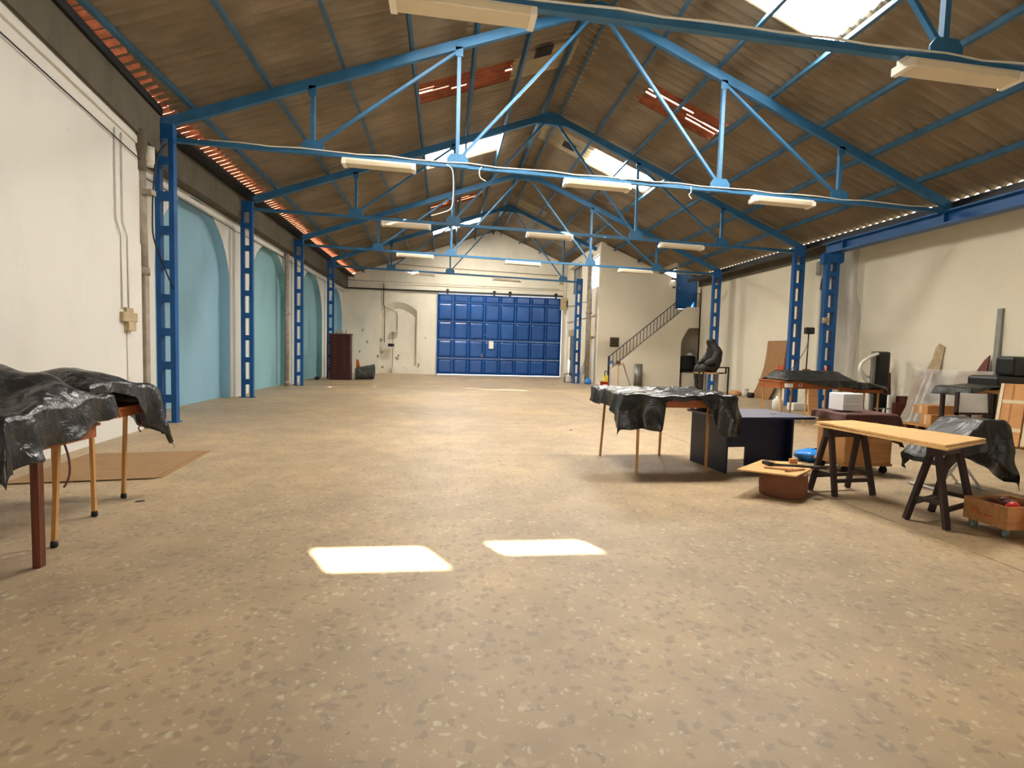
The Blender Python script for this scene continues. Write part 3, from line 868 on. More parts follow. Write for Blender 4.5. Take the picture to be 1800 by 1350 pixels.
# downpipe at the end of the near wall
dp = thing('downpipe', 'weathered grey downpipe with white elbow at the end of the plain wall', 'pipe', (-4.86, 9.39, 0))
MB().box((-4.93, 9.33, 0), (-4.80, 9.45, 2.62)).build('lower_pipe', 'pipe_grey', dp, bevel=.02)
MB().tube([(-4.86, 9.39, 2.55), (-4.88, 9.39, 4.2)], .07, 12).build('upper_pipe', 'pipe_grey', dp, True)
MB().tube([(-4.86, 9.39, 2.5), (-4.86, 9.39, 2.62)], .09, 12).build('pipe_collar', 'pipe_grey', dp, True)
MB().tube(polyline([(-4.88, 9.37, 4.15), (-4.88, 9.35, 4.4), (-4.82, 9.29, 4.52), (-4.8, 9.28, 4.75)]), .085, 12).build('elbow', 'concrete', dp, True)
MB().tube([(-4.78, 9.45, 4.3), (-4.78, 9.45, 4.55)], .075, 12).tube([(-4.78, 9.45, 4.24), (-4.78, 9.45, 4.31)], .06, 12).build('pvc_branch', 'pvc', dp, True)
MB().box((-5.0, 9.33, 3.78), (-4.7, 9.48, 3.86)).build('pipe_bracket', 'pipe_grey', dp)
cable('power_cable', [(-4.72, 9.85, 4.75), (-4.72, 9.6, 4.5), (-4.72, 9.45, 4.0), (-4.73, 9.42, 3.5), (-4.73, 9.45, 3.1), (-4.73, 9.75, 2.7), (-4.72, 10.05, 2.35)], .013, 'cable_black', 'black power cable looping down beside the downpipe to the blue column')
# second and third downpipes
for (x, y, h, r, lab) in ((-5.5, 19.55, 4.6, .085, 'rusty brown downpipe between the second and third arches'), (6.62, 24.3, 6.0, .12, 'thick beige downpipe against the corner of the office block')):
    t = thing('downpipe', lab, 'pipe', (x, y, 0))
    MB().tube([(x, y, 0), (x, y, h)], r, 12).build('pipe_shaft', 'pipe_grey', t, True)
    for z in (.12, h * .55): MB().tube([(x, y, z - .05), (x, y, z + .05)], r * 1.25, 12).build('pipe_collar', 'pipe_grey', t, True)
t = thing('downpipe', 'white and grey downpipe with elbow beside the tall blue columns', 'pipe', (11.18, 14.85, 0))
MB().tube([(11.2, 14.8, 0), (11.2, 14.8, 3.5)], .06, 12).build('pipe_shaft', 'right_wall', t, True)
MB().tube(polyline([(11.2, 14.8, 3.5), (11.18, 14.75, 3.75), (11.1, 14.55, 3.95), (11.08, 14.5, 4.5)]), .085, 12).build('elbow', 'concrete', t, True)
MB().tube([(11.1, 14.9, 3.95), (11.1, 14.9, 4.35)], .075, 12).build('pvc_branch', 'pvc', t, True)

# cover board, conduits and socket boxes on the near left wall
sb = thing('socket_box', 'pale yellow switch and socket boxes with conduits on the plain wall', 'electric box', (xn(8.75), 8.75, 1.55))
X0 = xn(8.75)
MB().box((X0 - .02, 8.60, 1.72), (X0 + .09, 8.98, 1.86)).build('upper_box', 'box_beige', sb, bevel=.01)
MB().box((X0 - .02, 8.72, 1.58), (X0 + .10, 8.92, 1.72)).build('lower_box', 'box_beige', sb, bevel=.01)
MB().box((X0 - .02, 8.72, 1.86), (X0 + .07, 8.90, 1.93)).build('cable_entry', 'box_beige', sb)
for dy in (8.66, 8.85):
    MB().tube([(xn(dy) + .034, dy, 1.9), (xn(dy) + .034, dy, 3.0), (xn(dy - .1) + .02, dy - .1, 3.2), (xn(dy - .1) + .02, dy - .1, 4.5)], .011, 6).build('conduit', 'pvc', sb, True)
MB().tube([(xn(8.8) + .03, 8.8, .55), (xn(8.8) + .03, 8.8, 1.6)], .008, 6).build('drop_wire', 'pvc', sb, True)
MB().box((xn(8.88) - .02, 8.84, .80), (xn(8.88) + .03, 8.9, .88)).build('wall_button', 'pvc', sb, bevel=.008)
MB().prism([(xn(5.6) + .0, 5.6, 0.0), (xn(9.3), 9.3, 0), (xn(9.3), 9.3, 2.98), (xn(5.6), 5.6, 3.02)], (.022, 0, 0)).build('cover_board', 'left_wall', bpy.data.objects['wall_left'])
cable('dark_wire', [(xn(-1) + .03, -1, 5.14), (xn(4) + .03, 4, 4.78), (xn(9.3) + .03, 9.3, 4.3)], .009, 'cable_black', 'thin dark wire running along the ledge of the plain wall', smooth=False)
cable('dark_wire', [(XW + .07, 9.9, 4.46), (XW + .075, 15, 4.42), (XW + .07, 20, 4.44), (XW + .075, 25, 4.42), (XW + .07, 30.3, 4.45)], .009, 'cable_black', 'thin dark wire running above the row of blue arches', smooth=False)

# cables clipped along the tie beams
for i in (0, 1):
    y = TY[i] - .05
    pts = []
    for k in range(29):
        x = -4.2 + 14.3 * k / 28
        if i == 0: x = -3.9 + 13 * k / 28
        pts.append((x, y + .01 * math.sin(k * 1.9), ztie(x) + .045 + .014 * math.sin(k * 2.3)))
    cable('lighting_cable', pts, .012, 'cable_white', 'white lighting cable clipped along the %s truss from the gate' % ORD[i], smooth=False)
cable('hanging_wire', [(-.05, 10.22, 4.86), (.08, 10.2, 4.75), (.1, 10.18, 4.3), (.06, 10.18, 4.05), (-.15, 10.18, 3.95), (-.3, 10.18, 3.9)], .01, 'cable_white', 'white loose wire end hanging from the fourth truss below a gusset')
cable('hanging_wire', [(.62, 10.22, 4.86), (.58, 10.2, 4.78), (.6, 10.2, 4.66), (.7, 10.2, 4.6)], .01, 'cable_white', 'short white wire loop on the fourth truss near the ridge light')
cable('hanging_wire', [(4.75, 10.2, 4.76), (4.76, 10.2, 4.65), (4.72, 10.2, 4.6), (4.78, 10.2, 4.52)], .009, 'cable_white', 'short curled white wire on the fourth truss beside a diagonal')

# ================================================================ BACK WALL FITTINGS
eb = thing('electric_box', 'grey electric meter box with conduits in the arched wall recess', 'electric box', (-3.2, YB - .1, 1.45))
MB().box((-3.5, YB - .16, 1.42), (-2.78, YB - .0, 1.72)).build('box_body', 'pvc', eb, bevel=.02)
MB().box((-3.15, YB - .17, 1.52), (-2.82, YB - .16, 1.68)).build('box_window', 'black', eb)
MB().tube([(-3.42, YB - .03, 1.7), (-3.42, YB - .03, 3.5), (-3.5, YB - .05, 3.8), (-3.5, YB - .05, 5.0)], .02, 6).build('conduit', 'pvc', eb, True)
MB().tube([(-3.36, YB - .05, 1.7), (-3.36, YB - .05, 3.6), (-3.42, YB - .07, 3.85), (-3.42, YB - .07, 5.0)], .02, 6).build('conduit', 'dark_iron', eb, True)
MB().tube([(-2.9, YB - .03, 0.3), (-2.9, YB - .03, 2.35)], .014, 6).build('conduit', 'dark_iron', eb, True)
MB().tube([(-3.4, YB - .03, 3.75), (-3.1, YB + .1, 3.6), (-2.75, YB + .2, 3.48), (-2.68, YB + .2, 3.35), (-2.68, YB + .2, 2.35)], .018, 6).build('conduit', 'grey_metal', eb, True)
MB().box((-3.0, YB - .02, 2.32), (-2.62, YB + .3, 2.4)).build('conduit_bracket', 'pvc', eb)
cable('dark_wire', [(-5.4, YB - .08, 5.12), (-3.5, YB - .08, 5.1), (0, YB - .08, 5.08), (6.5, YB - .08, 5.06)], .014, 'box_beige', 'thin wire running along the gable wall above the gate', smooth=False)
cable('dark_wire', [(-2.9, YB - .06, 6.1), (0, YB - .05, 6.0), (3, YB - .05, 5.93), (6.4, YB - .05, 5.85)], .018, 'box_beige', 'long sagging wire crossing the upper gable wall', smooth=False)
fb = thing('fuse_box', 'beige motor and fuse box at the top corner of the gate', 'electric box', (6.72, YB - .3, 3.9))
MB().box((6.55, YB - .42, 3.95), (6.95, YB - .16, 4.55)).build('box_body', 'box_beige', fb, bevel=.02)
MB().box((6.52, YB - .45, 3.88), (6.95, YB - .14, 3.95)).build('shelf', 'box_beige', fb)
MB().box((6.86, YB - .43, 4.05), (6.93, YB - .42, 4.4)).build('vent_slot', 'black', fb)
MB().tube([(6.8, YB - .1, 4.5), (6.8, YB - .1, 6.4)], .02, 6).build('conduit', 'pvc', fb, True)
tag(MB().box((6.5, YB - .02, 5.35), (6.72, YB, 5.75)).build('wall_plate', 'box_beige', None, org=(6.6, YB, 5.35)), 'small beige plate on the gable wall above the fuse box', 'plate')
cable('dark_wire', [(6.9, YB - .3, 4.0), (6.88, 29.4, 4.05), (6.9, 28.5, 3.98), (6.93, 27.0, 4.02), (6.93, 25.9, 3.95)], .012, 'cable_black', 'dark wire running from the fuse box along the office wall')
tag(MB().tube([(6.9, 29.9, 3.15), (6.9, 26, 3.2), (6.9, 24.0, 3.22)], .025, 8).build('wall_pipe', 'pvc', None, True, org=(6.9, 27, 3.1)), 'white conduit pipe along the office side wall above the doors', 'pipe')

# drawer cabinet
cb = thing('drawer_cabinet', 'tall dark red metal cabinet with two columns of small drawers', 'cabinet', (-4.92, 25.75, 0))
MB().box((-5.36, 25.5, 0), (-4.48, 26.0, 1.96)).build('cabinet_body', 'cabinet_red', cb, bevel=.008)
MB().box((-5.40, 25.48, 1.96), (-4.44, 26.02, 2.0)).build('cabinet_top', 'cabinet_edge', cb)
for c_ in range(2):
    for r_ in range(12):
        x0 = -5.32 + .41 * c_; z0 = .32 + .133 * r_
        dr = MB().box((x0, 25.485, z0), (x0 + .39, 25.5, z0 + .125)).build('drawer', 'cabinet_red', cb)
        MB().box((x0 + .14, 25.465, z0 + .05), (x0 + .25, 25.485, z0 + .075)).build('drawer_pull', 'cabinet_edge', dr)
for k, x in enumerate((-5.1, -4.98, -4.84, -4.7)):
    b = tag(MB().lathe((x, 25.7, 2.0), [(.03, 0), (.032, .1), (.02, .13), (.012, .2)], 10).build('bottle', 'box_beige', None, True, org=(x, 25.7, 2.0)),
        'small pale bottle on the dark drawer cabinet, %s from the arches' % ('first', 'second', 'third', 'fourth')[k], 'bottle', 'bottles on the drawer cabinet')
tag(MB().prism([(-4.42, 26.62, 0), (-4.14, 26.62, 0), (-4.3, 26.62, .85), (-4.4, 26.62, .9)], (0, .05, 0)).build('safety_cone', 'orange', None, org=(-4.3, 26.62, 0)), 'orange plastic barrier leaning behind the dark drawer cabinet', 'barrier')
def rollfn(u, v):
    a = 2 * PI * v
    x = -4.35 + .82 * u
    r = .27 + .03 * nz(u * 6, math.cos(a) * 2, math.sin(a) * 2) + .05 * u
    return (x, 26.15 + r * math.cos(a) * .9, max(0.0, .24 + .12 * u + r * math.sin(a)))
tag(MB().grid(rollfn, 22, 24).build('rolled_tarpaulin', 'grey_plastic', None, True, org=(-3.95, 26.15, 0), solid=.01), 'dark grey rolled tarpaulin lying beside the drawer cabinet', 'tarpaulin')
tag(MB().prism([(-5.62, 25.1, 0), (-5.42, 25.0, 0), (-5.42, 25.35, 0), (-5.58, 25.5, 0)], (0.05, 0, .14)).build('cable_heap', 'black_plastic_dull', None, org=(-5.45, 25.3, 0), bevel=.04), 'flat black bundle on the floor left against the drawer cabinet', 'bundle')

for o in list(COL.objects):
    if o.parent is None and o.name.split('.')[0] in ('drawer_cabinet', 'bottle', 'rolled_tarpaulin', 'safety_cone', 'cable_heap'):
        d_ = (.42, -1.75, 0) if o.name.split('.')[0] != 'cable_heap' else (.1, -1.6, 0)
        o.location = [a + b for a, b in zip(o.location, d_)]
# things by the office corner
cs = thing('wire_cage', 'small black wire cage holding white cloths by the office column', 'cage', (5.94, 25.2, 0))
for x in (5.78, 6.1):
    for y in (25.1, 25.32): MB().box((x - .012, y - .012, 0), (x + .012, y + .012, .42)).build('corner_post', 'black', cs)
MB().box((5.77, 25.09, .40), (6.11, 25.11, .425)).box((5.77, 25.31, .40), (6.11, 25.33, .425)).box((5.77, 25.1, .40), (5.79, 25.32, .425)).box((6.09, 25.1, .40), (6.11, 25.32, .425)).build('top_rim', 'black', cs)
MB().box((5.77, 25.09, .0), (6.11, 25.33, .02)).build('bottom_tray', 'black', cs)
for k in range(3):
    tag(MB().prism([(5.82 + .08 * k, 25.14, .02), (5.9 + .08 * k, 25.14, .02), (5.92 + .08 * k, 25.14, .3), (5.85 + .08 * k, 25.14, .34)], (0, .14, 0)).build('white_cloth', 'paper', None, bevel=.015, org=(5.87 + .08 * k, 25.2, .02)), 'folded white cloth in the small wire cage, %s from the blue column' % ('third', 'second', 'first')[k], 'cloth', 'white cloths in the wire cage')
for k, (x0, x1, h) in enumerate(((6.28, 6.72, 1.32), (6.4, 6.8, 1.25))):
    tag(MB().bar((x0, 24.62 + .12 * k, 0.02), (x1, 24.7 + .12 * k, h), .14, .03, (0, 1, 0)).build('plank', 'white_paint', None, org=(x0, 24.7, 0)), 'white plank leaning on the office downpipe, %s one' % ('longer', 'shorter')[k], 'plank', 'white planks by the office')
tag(MB().lathe((6.6, 23.95, 0), [(.10, 0), (.15, .05), (.16, .14), (.1, .24), (.04, .3)], 14).build('plastic_bag', 'blue_plastic', None, True, org=(6.6, 23.95, 0)), 'small blue plastic bag on the floor under the white planks', 'bag')
bk = thing('bucket', 'red bucket standing by the foot of the stairs', 'bucket', (6.9, 22.6, 0))
MB().lathe((7.0, 22.75, 0), [(.15, 0), (.2, .2), (.21, .2), (.195, .19), (.15, .03)], 18).build('bucket_body', 'red', bk, True)
MB().tube(polyline([(6.8, 22.75, .2), (6.85, 22.68, .1), (7.0, 22.55, .08), (7.15, 22.68, .1), (7.2, 22.75, .2)]), .008, 6).build('handle', 'white_paint', bk, True)
b = thing('spray_bottle', 'lime green cleaning bottle standing in the red bucket', 'bottle', (6.93, 22.75, .03))
MB().lathe((6.93, 22.75, .03), [(.045, 0), (.045, .3), (.02, .36)], 10).build('bottle_body', 'lime', b, True)
MB().lathe((6.93, 22.75, .39), [(.022, 0), (.022, .05)], 8).build('bottle_cap', 'lime', b, True)
b = thing('dustpan', 'yellow dustpan with black handle standing in the red bucket', 'dustpan', (7.08, 22.75, .03))
MB().box((7.02, 22.73, .03), (7.17, 22.76, .48)).build('pan', 'yellow', b, bevel=.02)
MB().tube(polyline([(7.02, 22.745, .42), (7.0, 22.745, .6), (7.05, 22.745, .68), (7.12, 22.745, .62)]), .018, 8).build('handle', 'black', b, True)
for k, (x, mm, lab) in enumerate(((7.32, 'white_paint', 'broom with white stick leaning on the stair railing'), (7.62, 'orange', 'broom with orange stick leaning on the stair railing'))):
    b = thing('broom', lab, 'broom', (x, 22.7, 0))
    MB().tube([(x, 22.72, 0.0), (x, 22.78, 1.02)], .014, 8).build('stick', mm, b, True)
    MB().prism([(x - .13, 22.78, .98), (x + .13, 22.78, .98), (x + .09, 22.78, 1.12), (x - .05, 22.78, 1.14)], (0, .06, 0)).build('head', 'ink_blue' if k == 0 else 'brown_wood', b, bevel=.015)
tag(MB().tube([(8.15, 22.55, 0.0), (7.84, 22.83, 1.05)], .014, 8).build('wooden_pole', 'brown_wood', None, True, org=(8.15, 22.55, 0)), 'bare wooden pole leaning on the stair flank wall', 'stick')
mc = MB()
def colfn(u, v):
    a = -.9 * PI * u; r = .19 + .008 * math.sin(u * 40)
    return (8.48 + r * math.cos(a), 22.62 + r * math.sin(a) * .8, 1.02 * v)
tag(mc.grid(colfn, 30, 1).build('metal_sheet', 'grey_metal', None, True, org=(8.48, 22.6, 0), solid=.006), 'rolled grey metal sheet standing against the stair flank wall', 'metal sheet')
# under the stair landing
sh = thing('low_cupboard', 'pale low cupboard under the stair landing', 'cupboard', (11.1, 23.3, 0))
MB().box((10.75, 23.1, 0), (11.7, 23.7, .68)).build('cupboard_body', 'office_wall', sh)
MB().box((10.72, 23.06, .68), (11.72, 23.72, .74)).build('cupboard_top', 'black', sh)
tv = thing('television', 'black television standing under the stair landing', 'television', (11.05, 23.3, .74))
MB().box((10.72, 23.2, .78), (11.42, 23.4, 1.42)).build('tv_body', 'black', tv, bevel=.02)
MB().box((10.76, 23.19, .83), (11.38, 23.2, 1.38)).build('screen', 'leather', tv)
MB().box((10.85, 23.2, .74), (11.3, 23.4, .78)).build('stand', 'black', tv)
tag(MB().lathe((11.18, 23.3, 1.42), [(.07, 0), (.17, .06), (.18, .08), (.09, .13), (.03, .16)], 14).build('bowl', 'paper', None, True, org=(11.18, 23.3, 1.42)), 'white bowl upside down on the black television', 'bowl')
tag(MB().box((10.42, OY - .02, 4.55), (10.56, OY, 4.63)).build('light_switch', 'grille', None, org=(10.5, OY, 4.55)), 'small dark switch on the office wall beside the blue door', 'switch')
lp = thing('bulkhead_lamp', 'small lit lamp under the roof slope beside the blue upper door', 'lamp', (10.42, OY - .1, 5.0))
MB().box((10.36, OY - .16, 4.9), (10.5, OY, 5.0)).build('lamp_body', 'black', lp)
MB().box((10.33, OY - .2, 4.86), (10.44, OY - .05, 4.9)).build('lamp_lens', 'stair_light', lp)

# ================================================================ TABLES AND COVERS
def drape(name, label, m, x0, x1, y0, y1, z, hL, hR, hF, hB, lump=None, amp=.02, seed=0.0, nu=66, nv=56, flare=.16, cat='plastic sheet', org=None, sc=3.2):
    def side(u, h0, h1, a, b, t):
        f0, f1 = .22, .22
        if u < f0: k = (f0 - u) / f0; return a, k * h0(t), -1
        if u > 1 - f1: k = (u - 1 + f1) / f1; return b, k * h1(t), 1
        return a + (b - a) * (u - f0) / (1 - f0 - f1), 0.0, 0
    def fn(u, v):
        tx = min(1, max(0, (u - .22) / .56)); ty = min(1, max(0, (v - .22) / .56))
        cx, dx_, sx = side(u, hL, hR, x0, x1, ty)
        cy, dy_, sy = side(v, hF, hB, y0, y1, tx)
        drop = (dx_ ** 4 + dy_ ** 4) ** .25
        n1 = abs(nz(cx * sc + seed, cy * sc, seed)) ; n2 = nz(cx * 8 + seed, cy * 8, seed * 2 + drop * 5)
        lift = (lump(cx, cy) if lump else 0)
        zz_ = z + .012 + lift + amp * (1.6 * n1 + .35 * (n2 + 1)) * (1 if drop == 0 else .6)
        fold = math.sin((cx * (1 if dy_ else 0) + cy * (1 if dx_ else 0)) * 15 + seed + 3 * nz(cx * 3, cy * 3, seed)) * .05 * min(1, drop * 3.0)
        ox = sx * (.02 + flare * dx_ + (fold + .02 * n2 * 2 * min(1, drop * 4)) * (dx_ > 0)) if sx else 0
        oy = sy * (.02 + flare * dy_ + (fold + .02 * n2 * 2 * min(1, drop * 4)) * (dy_ > 0)) if sy else 0
        return (cx + ox, cy + oy, max(.012, zz_ - drop * .97))
    o = MB().grid(fn, nu, nv).build(name, m, None, True, org=((x0 + x1) / 2, (y0 + y1) / 2, z), solid=.003)
    return tag(o, label, cat)

def table(name, label, x0, x1, y0, y1, z, legs, apr=.12, top=.02, mt='apron_wood', ml='pine', lw=.027, feet=True, group=None):
    t = thing(name, label, 'table', ((x0 + x1) / 2, (y0 + y1) / 2, 0), group)
    MB().box((x0, y0, z - top), (x1, y1, z)).build('table_top', mt, t, bevel=.004)
    e = .02
    for a, b in (((x0 + e, y0 + e), (x1 - e, y0 + e + .025)), ((x0 + e, y1 - e - .025), (x1 - e, y1 - e)), ((x0 + e, y0 + e + .025), (x0 + e + .025, y1 - e - .025)), ((x1 - e - .025, y0 + e + .025), (x1 - e, y1 - e - .025))):
        MB().box((*a, z - top - apr), (*b, z - top)).build('apron', mt, t)
    for L in legs:
        x, y, xt, yt = L[:4]; mm = L[4] if len(L) > 4 else ml; w = L[5] if len(L) > 5 else lw
        lo = .035 if feet and mm != 'brown_wood' else 0.0
        lg = MB().bar((x, y, lo), (xt, yt, z - top), w, w, (0, 1, 0)).build('leg', mm, t)
        if lo: MB().lathe((x, y, 0), [(.018, 0), (.024, .012), (.02, .045)], 10).build('rubber_foot', 'rubber', lg, True)
    return t

# --- left tables
tA = table('work_table', 'wooden work table with slim pale legs under black plastic by the plain wall', -3.95, -2.72, 4.42, 5.32, .86,
      [(-2.79, 4.62, -2.80, 4.62), (-2.87, 5.16, -2.84, 5.16), (-3.36, 5.05, -3.4, 5.1), (-3.86, 4.55, -3.86, 4.55)], apr=.07)
tB = table('work_table', 'wooden work table with one thick dark brown leg under black plastic', -3.7, -2.42, 3.3, 4.1, .84,
      [(-2.49, 3.59, -2.47, 3.56, 'brown_wood', .046), (-2.63, 3.93, -2.6, 3.95), (-3.6, 3.4, -3.6, 3.4), (-3.6, 4.0, -3.6, 4.0)], apr=.08)
def lumpA(x, y):
    return .05 + .24 * math.exp(-((x + 3.0) ** 2 / .2 + (y - 4.62) ** 2 / .12)) + .12 * math.exp(-((x + 3.0) ** 2 / .25 + (y - 5.1) ** 2 / .08))
def lumpB(x, y):
    return .04 + .28 * math.exp(-((x + 3.0) ** 2 / .35 + (y - 3.9) ** 2 / .2)) + .05 * math.sin(x * 9 + y * 4) ** 2
drape('black_sheet', 'crumpled black plastic sheet with hanging flap over pale-legged table', 'black_plastic', -3.98, -2.68, 4.40, 5.36, .86,
      lambda t: .3, lambda t: .05 + .12 * t + .38 * max(0, t - .55) / .45, lambda t: .08, lambda t: .12 + .34 * max(0, t - .5) / .5, lumpA, .045, 3.1)
drape('black_sheet', 'crumpled black plastic sheet over the table with the thick brown leg', 'black_plastic', -3.75, -2.40, 3.22, 4.16, .84,
      lambda t: .3, lambda t: .30 - .14 * t, lambda t: .34, lambda t: .06 + .2 * max(0, t - .6), lumpB, .06, 7.7)
MB().tube(polyline([(-2.74, 5.2, .74), (-2.72, 5.2, .68), (-2.75, 5.19, .64), (-2.73, 5.19, .6)]), .006, 6).build('red_cord', 'maroon', tA, True)
MB().tube(polyline([(-2.6, 3.99, .74), (-2.57, 4.0, .6), (-2.57, 4.0, .48), (-2.6, 3.99, .40)]), .007, 6).build('red_cord', 'maroon', tB, True)
# boards on the floor
for k, (dx_, dz_) in enumerate(((0, 0.0), (-.045, .008))):
    P = [(-4.2 + dx_, 5.70 + dx_, dz_), (-2.92 + dx_, 5.92 + dx_, dz_), (-3.05 + dx_, 7.42 + dx_, dz_), (-4.33 + dx_, 7.2 + dx_, dz_)]
    tag(MB().prism(P, (0, 0, .007)).build('hardboard_sheet', 'mat_board', None, org=(-3.6, 6.5, dz_)),
        ('brown hardboard sheet lying flat on the floor, lower of two', 'brown hardboard sheet lying flat on the floor, upper of two')[k], 'board', 'hardboard sheets on the floor')

# --- middle table with black plastic
table('work_table', 'wooden work table with slim pale legs in front of the blue desk', 2.12, 3.42, 5.98, 7.28, .90,
      [(2.17, 7.12, 2.22, 7.12), (2.29, 6.02, 2.30, 6.06), (3.03, 7.12, 3.05, 7.14), (3.25, 6.20, 3.26, 6.22)], apr=.075, feet=False)
def flapF(t): return .42 if t < .3 else (.42 - .36 * (t - .3) / .06 if t < .36 else (.06 if t < .68 else min(.5, .06 + (t - .68) * 2.4)))
drape('black_sheet', 'shiny black plastic sheet draped over the table in front of the blue desk', 'black_plastic', 2.08, 3.46, 5.94, 7.30, .90,
      lambda t: .40 - .2 * min(1, t * 4), lambda t: .5 - .25 * t, flapF, lambda t: .12, lambda x, y: .02 + .03 * math.sin(3 * x + 5 * y) ** 2, .028, 1.3, nu=100, nv=76, sc=4.2)

# --- blue desk
dk = thing('desk', 'dark blue office desk with panel ends beside the covered work table', 'desk', (4.0, 6.5, 0))
ca, sa = math.cos(.087), math.sin(.087)
def DP(s, t, z): return (3.42 + s * ca - t * sa, 6.02 + s * sa + t * ca, z)
def dbox(nm, s0, s1, t0, t1, z0, z1, m, bev=.004):
    return MB().prism([DP(s0, t0, z0), DP(s1, t0, z0), DP(s1, t1, z0), DP(s0, t1, z0)], (0, 0, z1 - z0)).build(nm, m, dk, bevel=bev)
dbox('desk_top', 0, 1.22, 0, .95, .665, .695, 'desk_top')
dbox('edge_band', -.004, 1.224, -.006, 0, .665, .694, 'desk_blue', 0)
dbox('end_panel', .0, .03, .02, .82, 0, .665, 'desk_blue')
dbox('end_panel', 1.15, 1.18, .3, .9, 0, .665, 'desk_blue')
MB().prism([DP(.03, .42, .25), DP(.56, .42, .25), DP(.56, .42, 0), DP(1.15, .42, 0), DP(1.15, .42, .664), DP(.03, .42, .664)], Vector(DP(0, .025, 0)) - Vector(DP(0, 0, 0))).build('front_panel', 'desk_blue', dk)
tag(MB().lathe((4.28, 6.45, .695), [(.03, 0), (.035, .008), (.02, .014)], 12).build('small_lid', 'box_beige', None, True, org=(4.28, 6.45, .695)), 'tiny pale lid lying on the blue desk', 'lid')
def bagfn(u, v):
    a = 2 * PI * u; p = PI * v
    r = .2 * math.sin(p) * (1 + .25 * nz(math.cos(a) * 2, math.sin(a) * 2, v * 4))
    return (5.15 + r * 1.15 * math.cos(a), 6.82 + r * math.sin(a), max(.004, .08 - .085 * math.cos(p) + .03 * nz(u * 9, v * 6)))
tag(MB().grid(bagfn, 28, 14).build('plastic_bag', 'blue_plastic', None, True, org=(5.15, 6.82, 0)), 'bright blue plastic bag on the floor behind the blue desk', 'bag')

# --- clay-brown drum with plywood on top
tag(MB().lathe((3.54, 5.10, 0), [(.205, 0), (.226, .015), (.232, .12), (.226, .235), (.21, .255)], 28).build('round_pouf', 'clay', None, True, org=(3.54, 5.1, 0)), 'round terracotta brown drum supporting a small plywood sheet', 'drum')
def quadprism(P, h): return MB().prism(P, (0, 0, h))
tag(quadprism([(3.02, 5.10, .256), (3.46, 4.79, .256), (4.02, 5.22, .256), (3.60, 5.58, .256)], .014).build('plywood_sheet', 'ply', None, org=(3.54, 5.15, .256)), 'small plywood sheet lying on the terracotta brown drum', 'board')
z = .27
for k, (P, h, nm, m_, lab) in enumerate((
        ([(3.33, 5.12), (3.55, 5.0), (3.63, 5.08), (3.42, 5.21)], .018, 'offcut', 'box_wood', 'square wood offcut on the small plywood sheet, nearest its pointed corner'),
        ([(3.45, 4.95), (3.72, 5.02), (3.76, 5.09), (3.57, 5.0)], .02, 'offcut', 'box_wood', 'slim wood offcut at the front edge of the small plywood sheet'),
        ([(3.56, 5.24), (3.86, 5.22), (3.88, 5.33), (3.62, 5.40)], .022, 'offcut', 'ply', 'pale wood offcut at the back of the small plywood sheet'),
        ([(3.72, 5.26), (3.8, 5.25), (3.81, 5.29), (3.73, 5.3)], .05, 'wood_block', 'box_wood', 'little wood block standing on the pale offcut'))):
    tag(MB().prism([(x, y, z + (.022 if k == 3 else 0)) for x, y in P], (0, 0, h)).build(nm, m_, None, org=(P[0][0], P[0][1], z)), lab, 'offcut')
cl = thing('bar_clamp', 'black bar clamp lying across the small plywood sheet', 'clamp', (3.7, 5.12, .29))
MB().bar((3.40, 5.20, .30), (3.88, 5.04, .30), .03, .02).build('bar', 'black', cl)
MB().box((3.40, 5.15, .29), (3.46, 5.27, .325)).build('jaw', 'black', cl)
MB().tube([(3.80, 5.04, .302), (3.95, 5.0, .302)], .018, 8).build('handle', 'trestle_wood', cl, True)

# --- trestles with plywood
def trestle(label, feet, z, beam):
    t = thing('trestle', label, 'trestle', ((feet[0][0] + feet[2][0]) / 2, (feet[0][1] + feet[3][1]) / 2, 0), 'dark trestles under the plywood')
    (a, b) = beam
    MB().bar((*a, z - .045), (*b, z - .045), .07, .09).build('beam', 'trestle_wood', t)
    tops = [Vector((*a, z - .04)), Vector((*b, z - .04))]
    for k, f in enumerate(feet):
        tp = tops[k // 2] + Vector((.04 if k < 2 else -.04, .03 if k % 2 == 0 else -.03, 0))
        MB().bar((*f, 0.008), tp, .036, .05, (1, 0, 0)).build('leg', 'trestle_wood', t)
    def at(k, h):
        f = Vector((*feet[k], 0)); tp = tops[k // 2] + Vector((.04 if k < 2 else -.04, .03 if k % 2 == 0 else -.03, 0))
        return f + (tp - f) * h
    for i, j in ((0, 2), (1, 3)): MB().bar(at(i, .25), at(j, .25), .03, .035).build('long_rail', 'trestle_wood', t)
    for i, j in ((0, 1), (2, 3)): MB().bar(at(i, .33), at(j, .33), .03, .035).build('cross_rail', 'trestle_wood', t)
    return t
trestle('dark brown wooden trestle beside the round terracotta drum', [(3.98, 5.27), (4.03, 4.96), (4.50, 5.36), (4.50, 5.00)], .70, ((4.0, 5.11), (4.5, 5.17)))
trestle('dark brown wooden trestle beside the castored wooden boxes', [(4.16, 4.24), (4.25, 3.93), (4.62, 4.44), (4.72, 4.12)], .70, ((4.2, 4.08), (4.68, 4.27)))
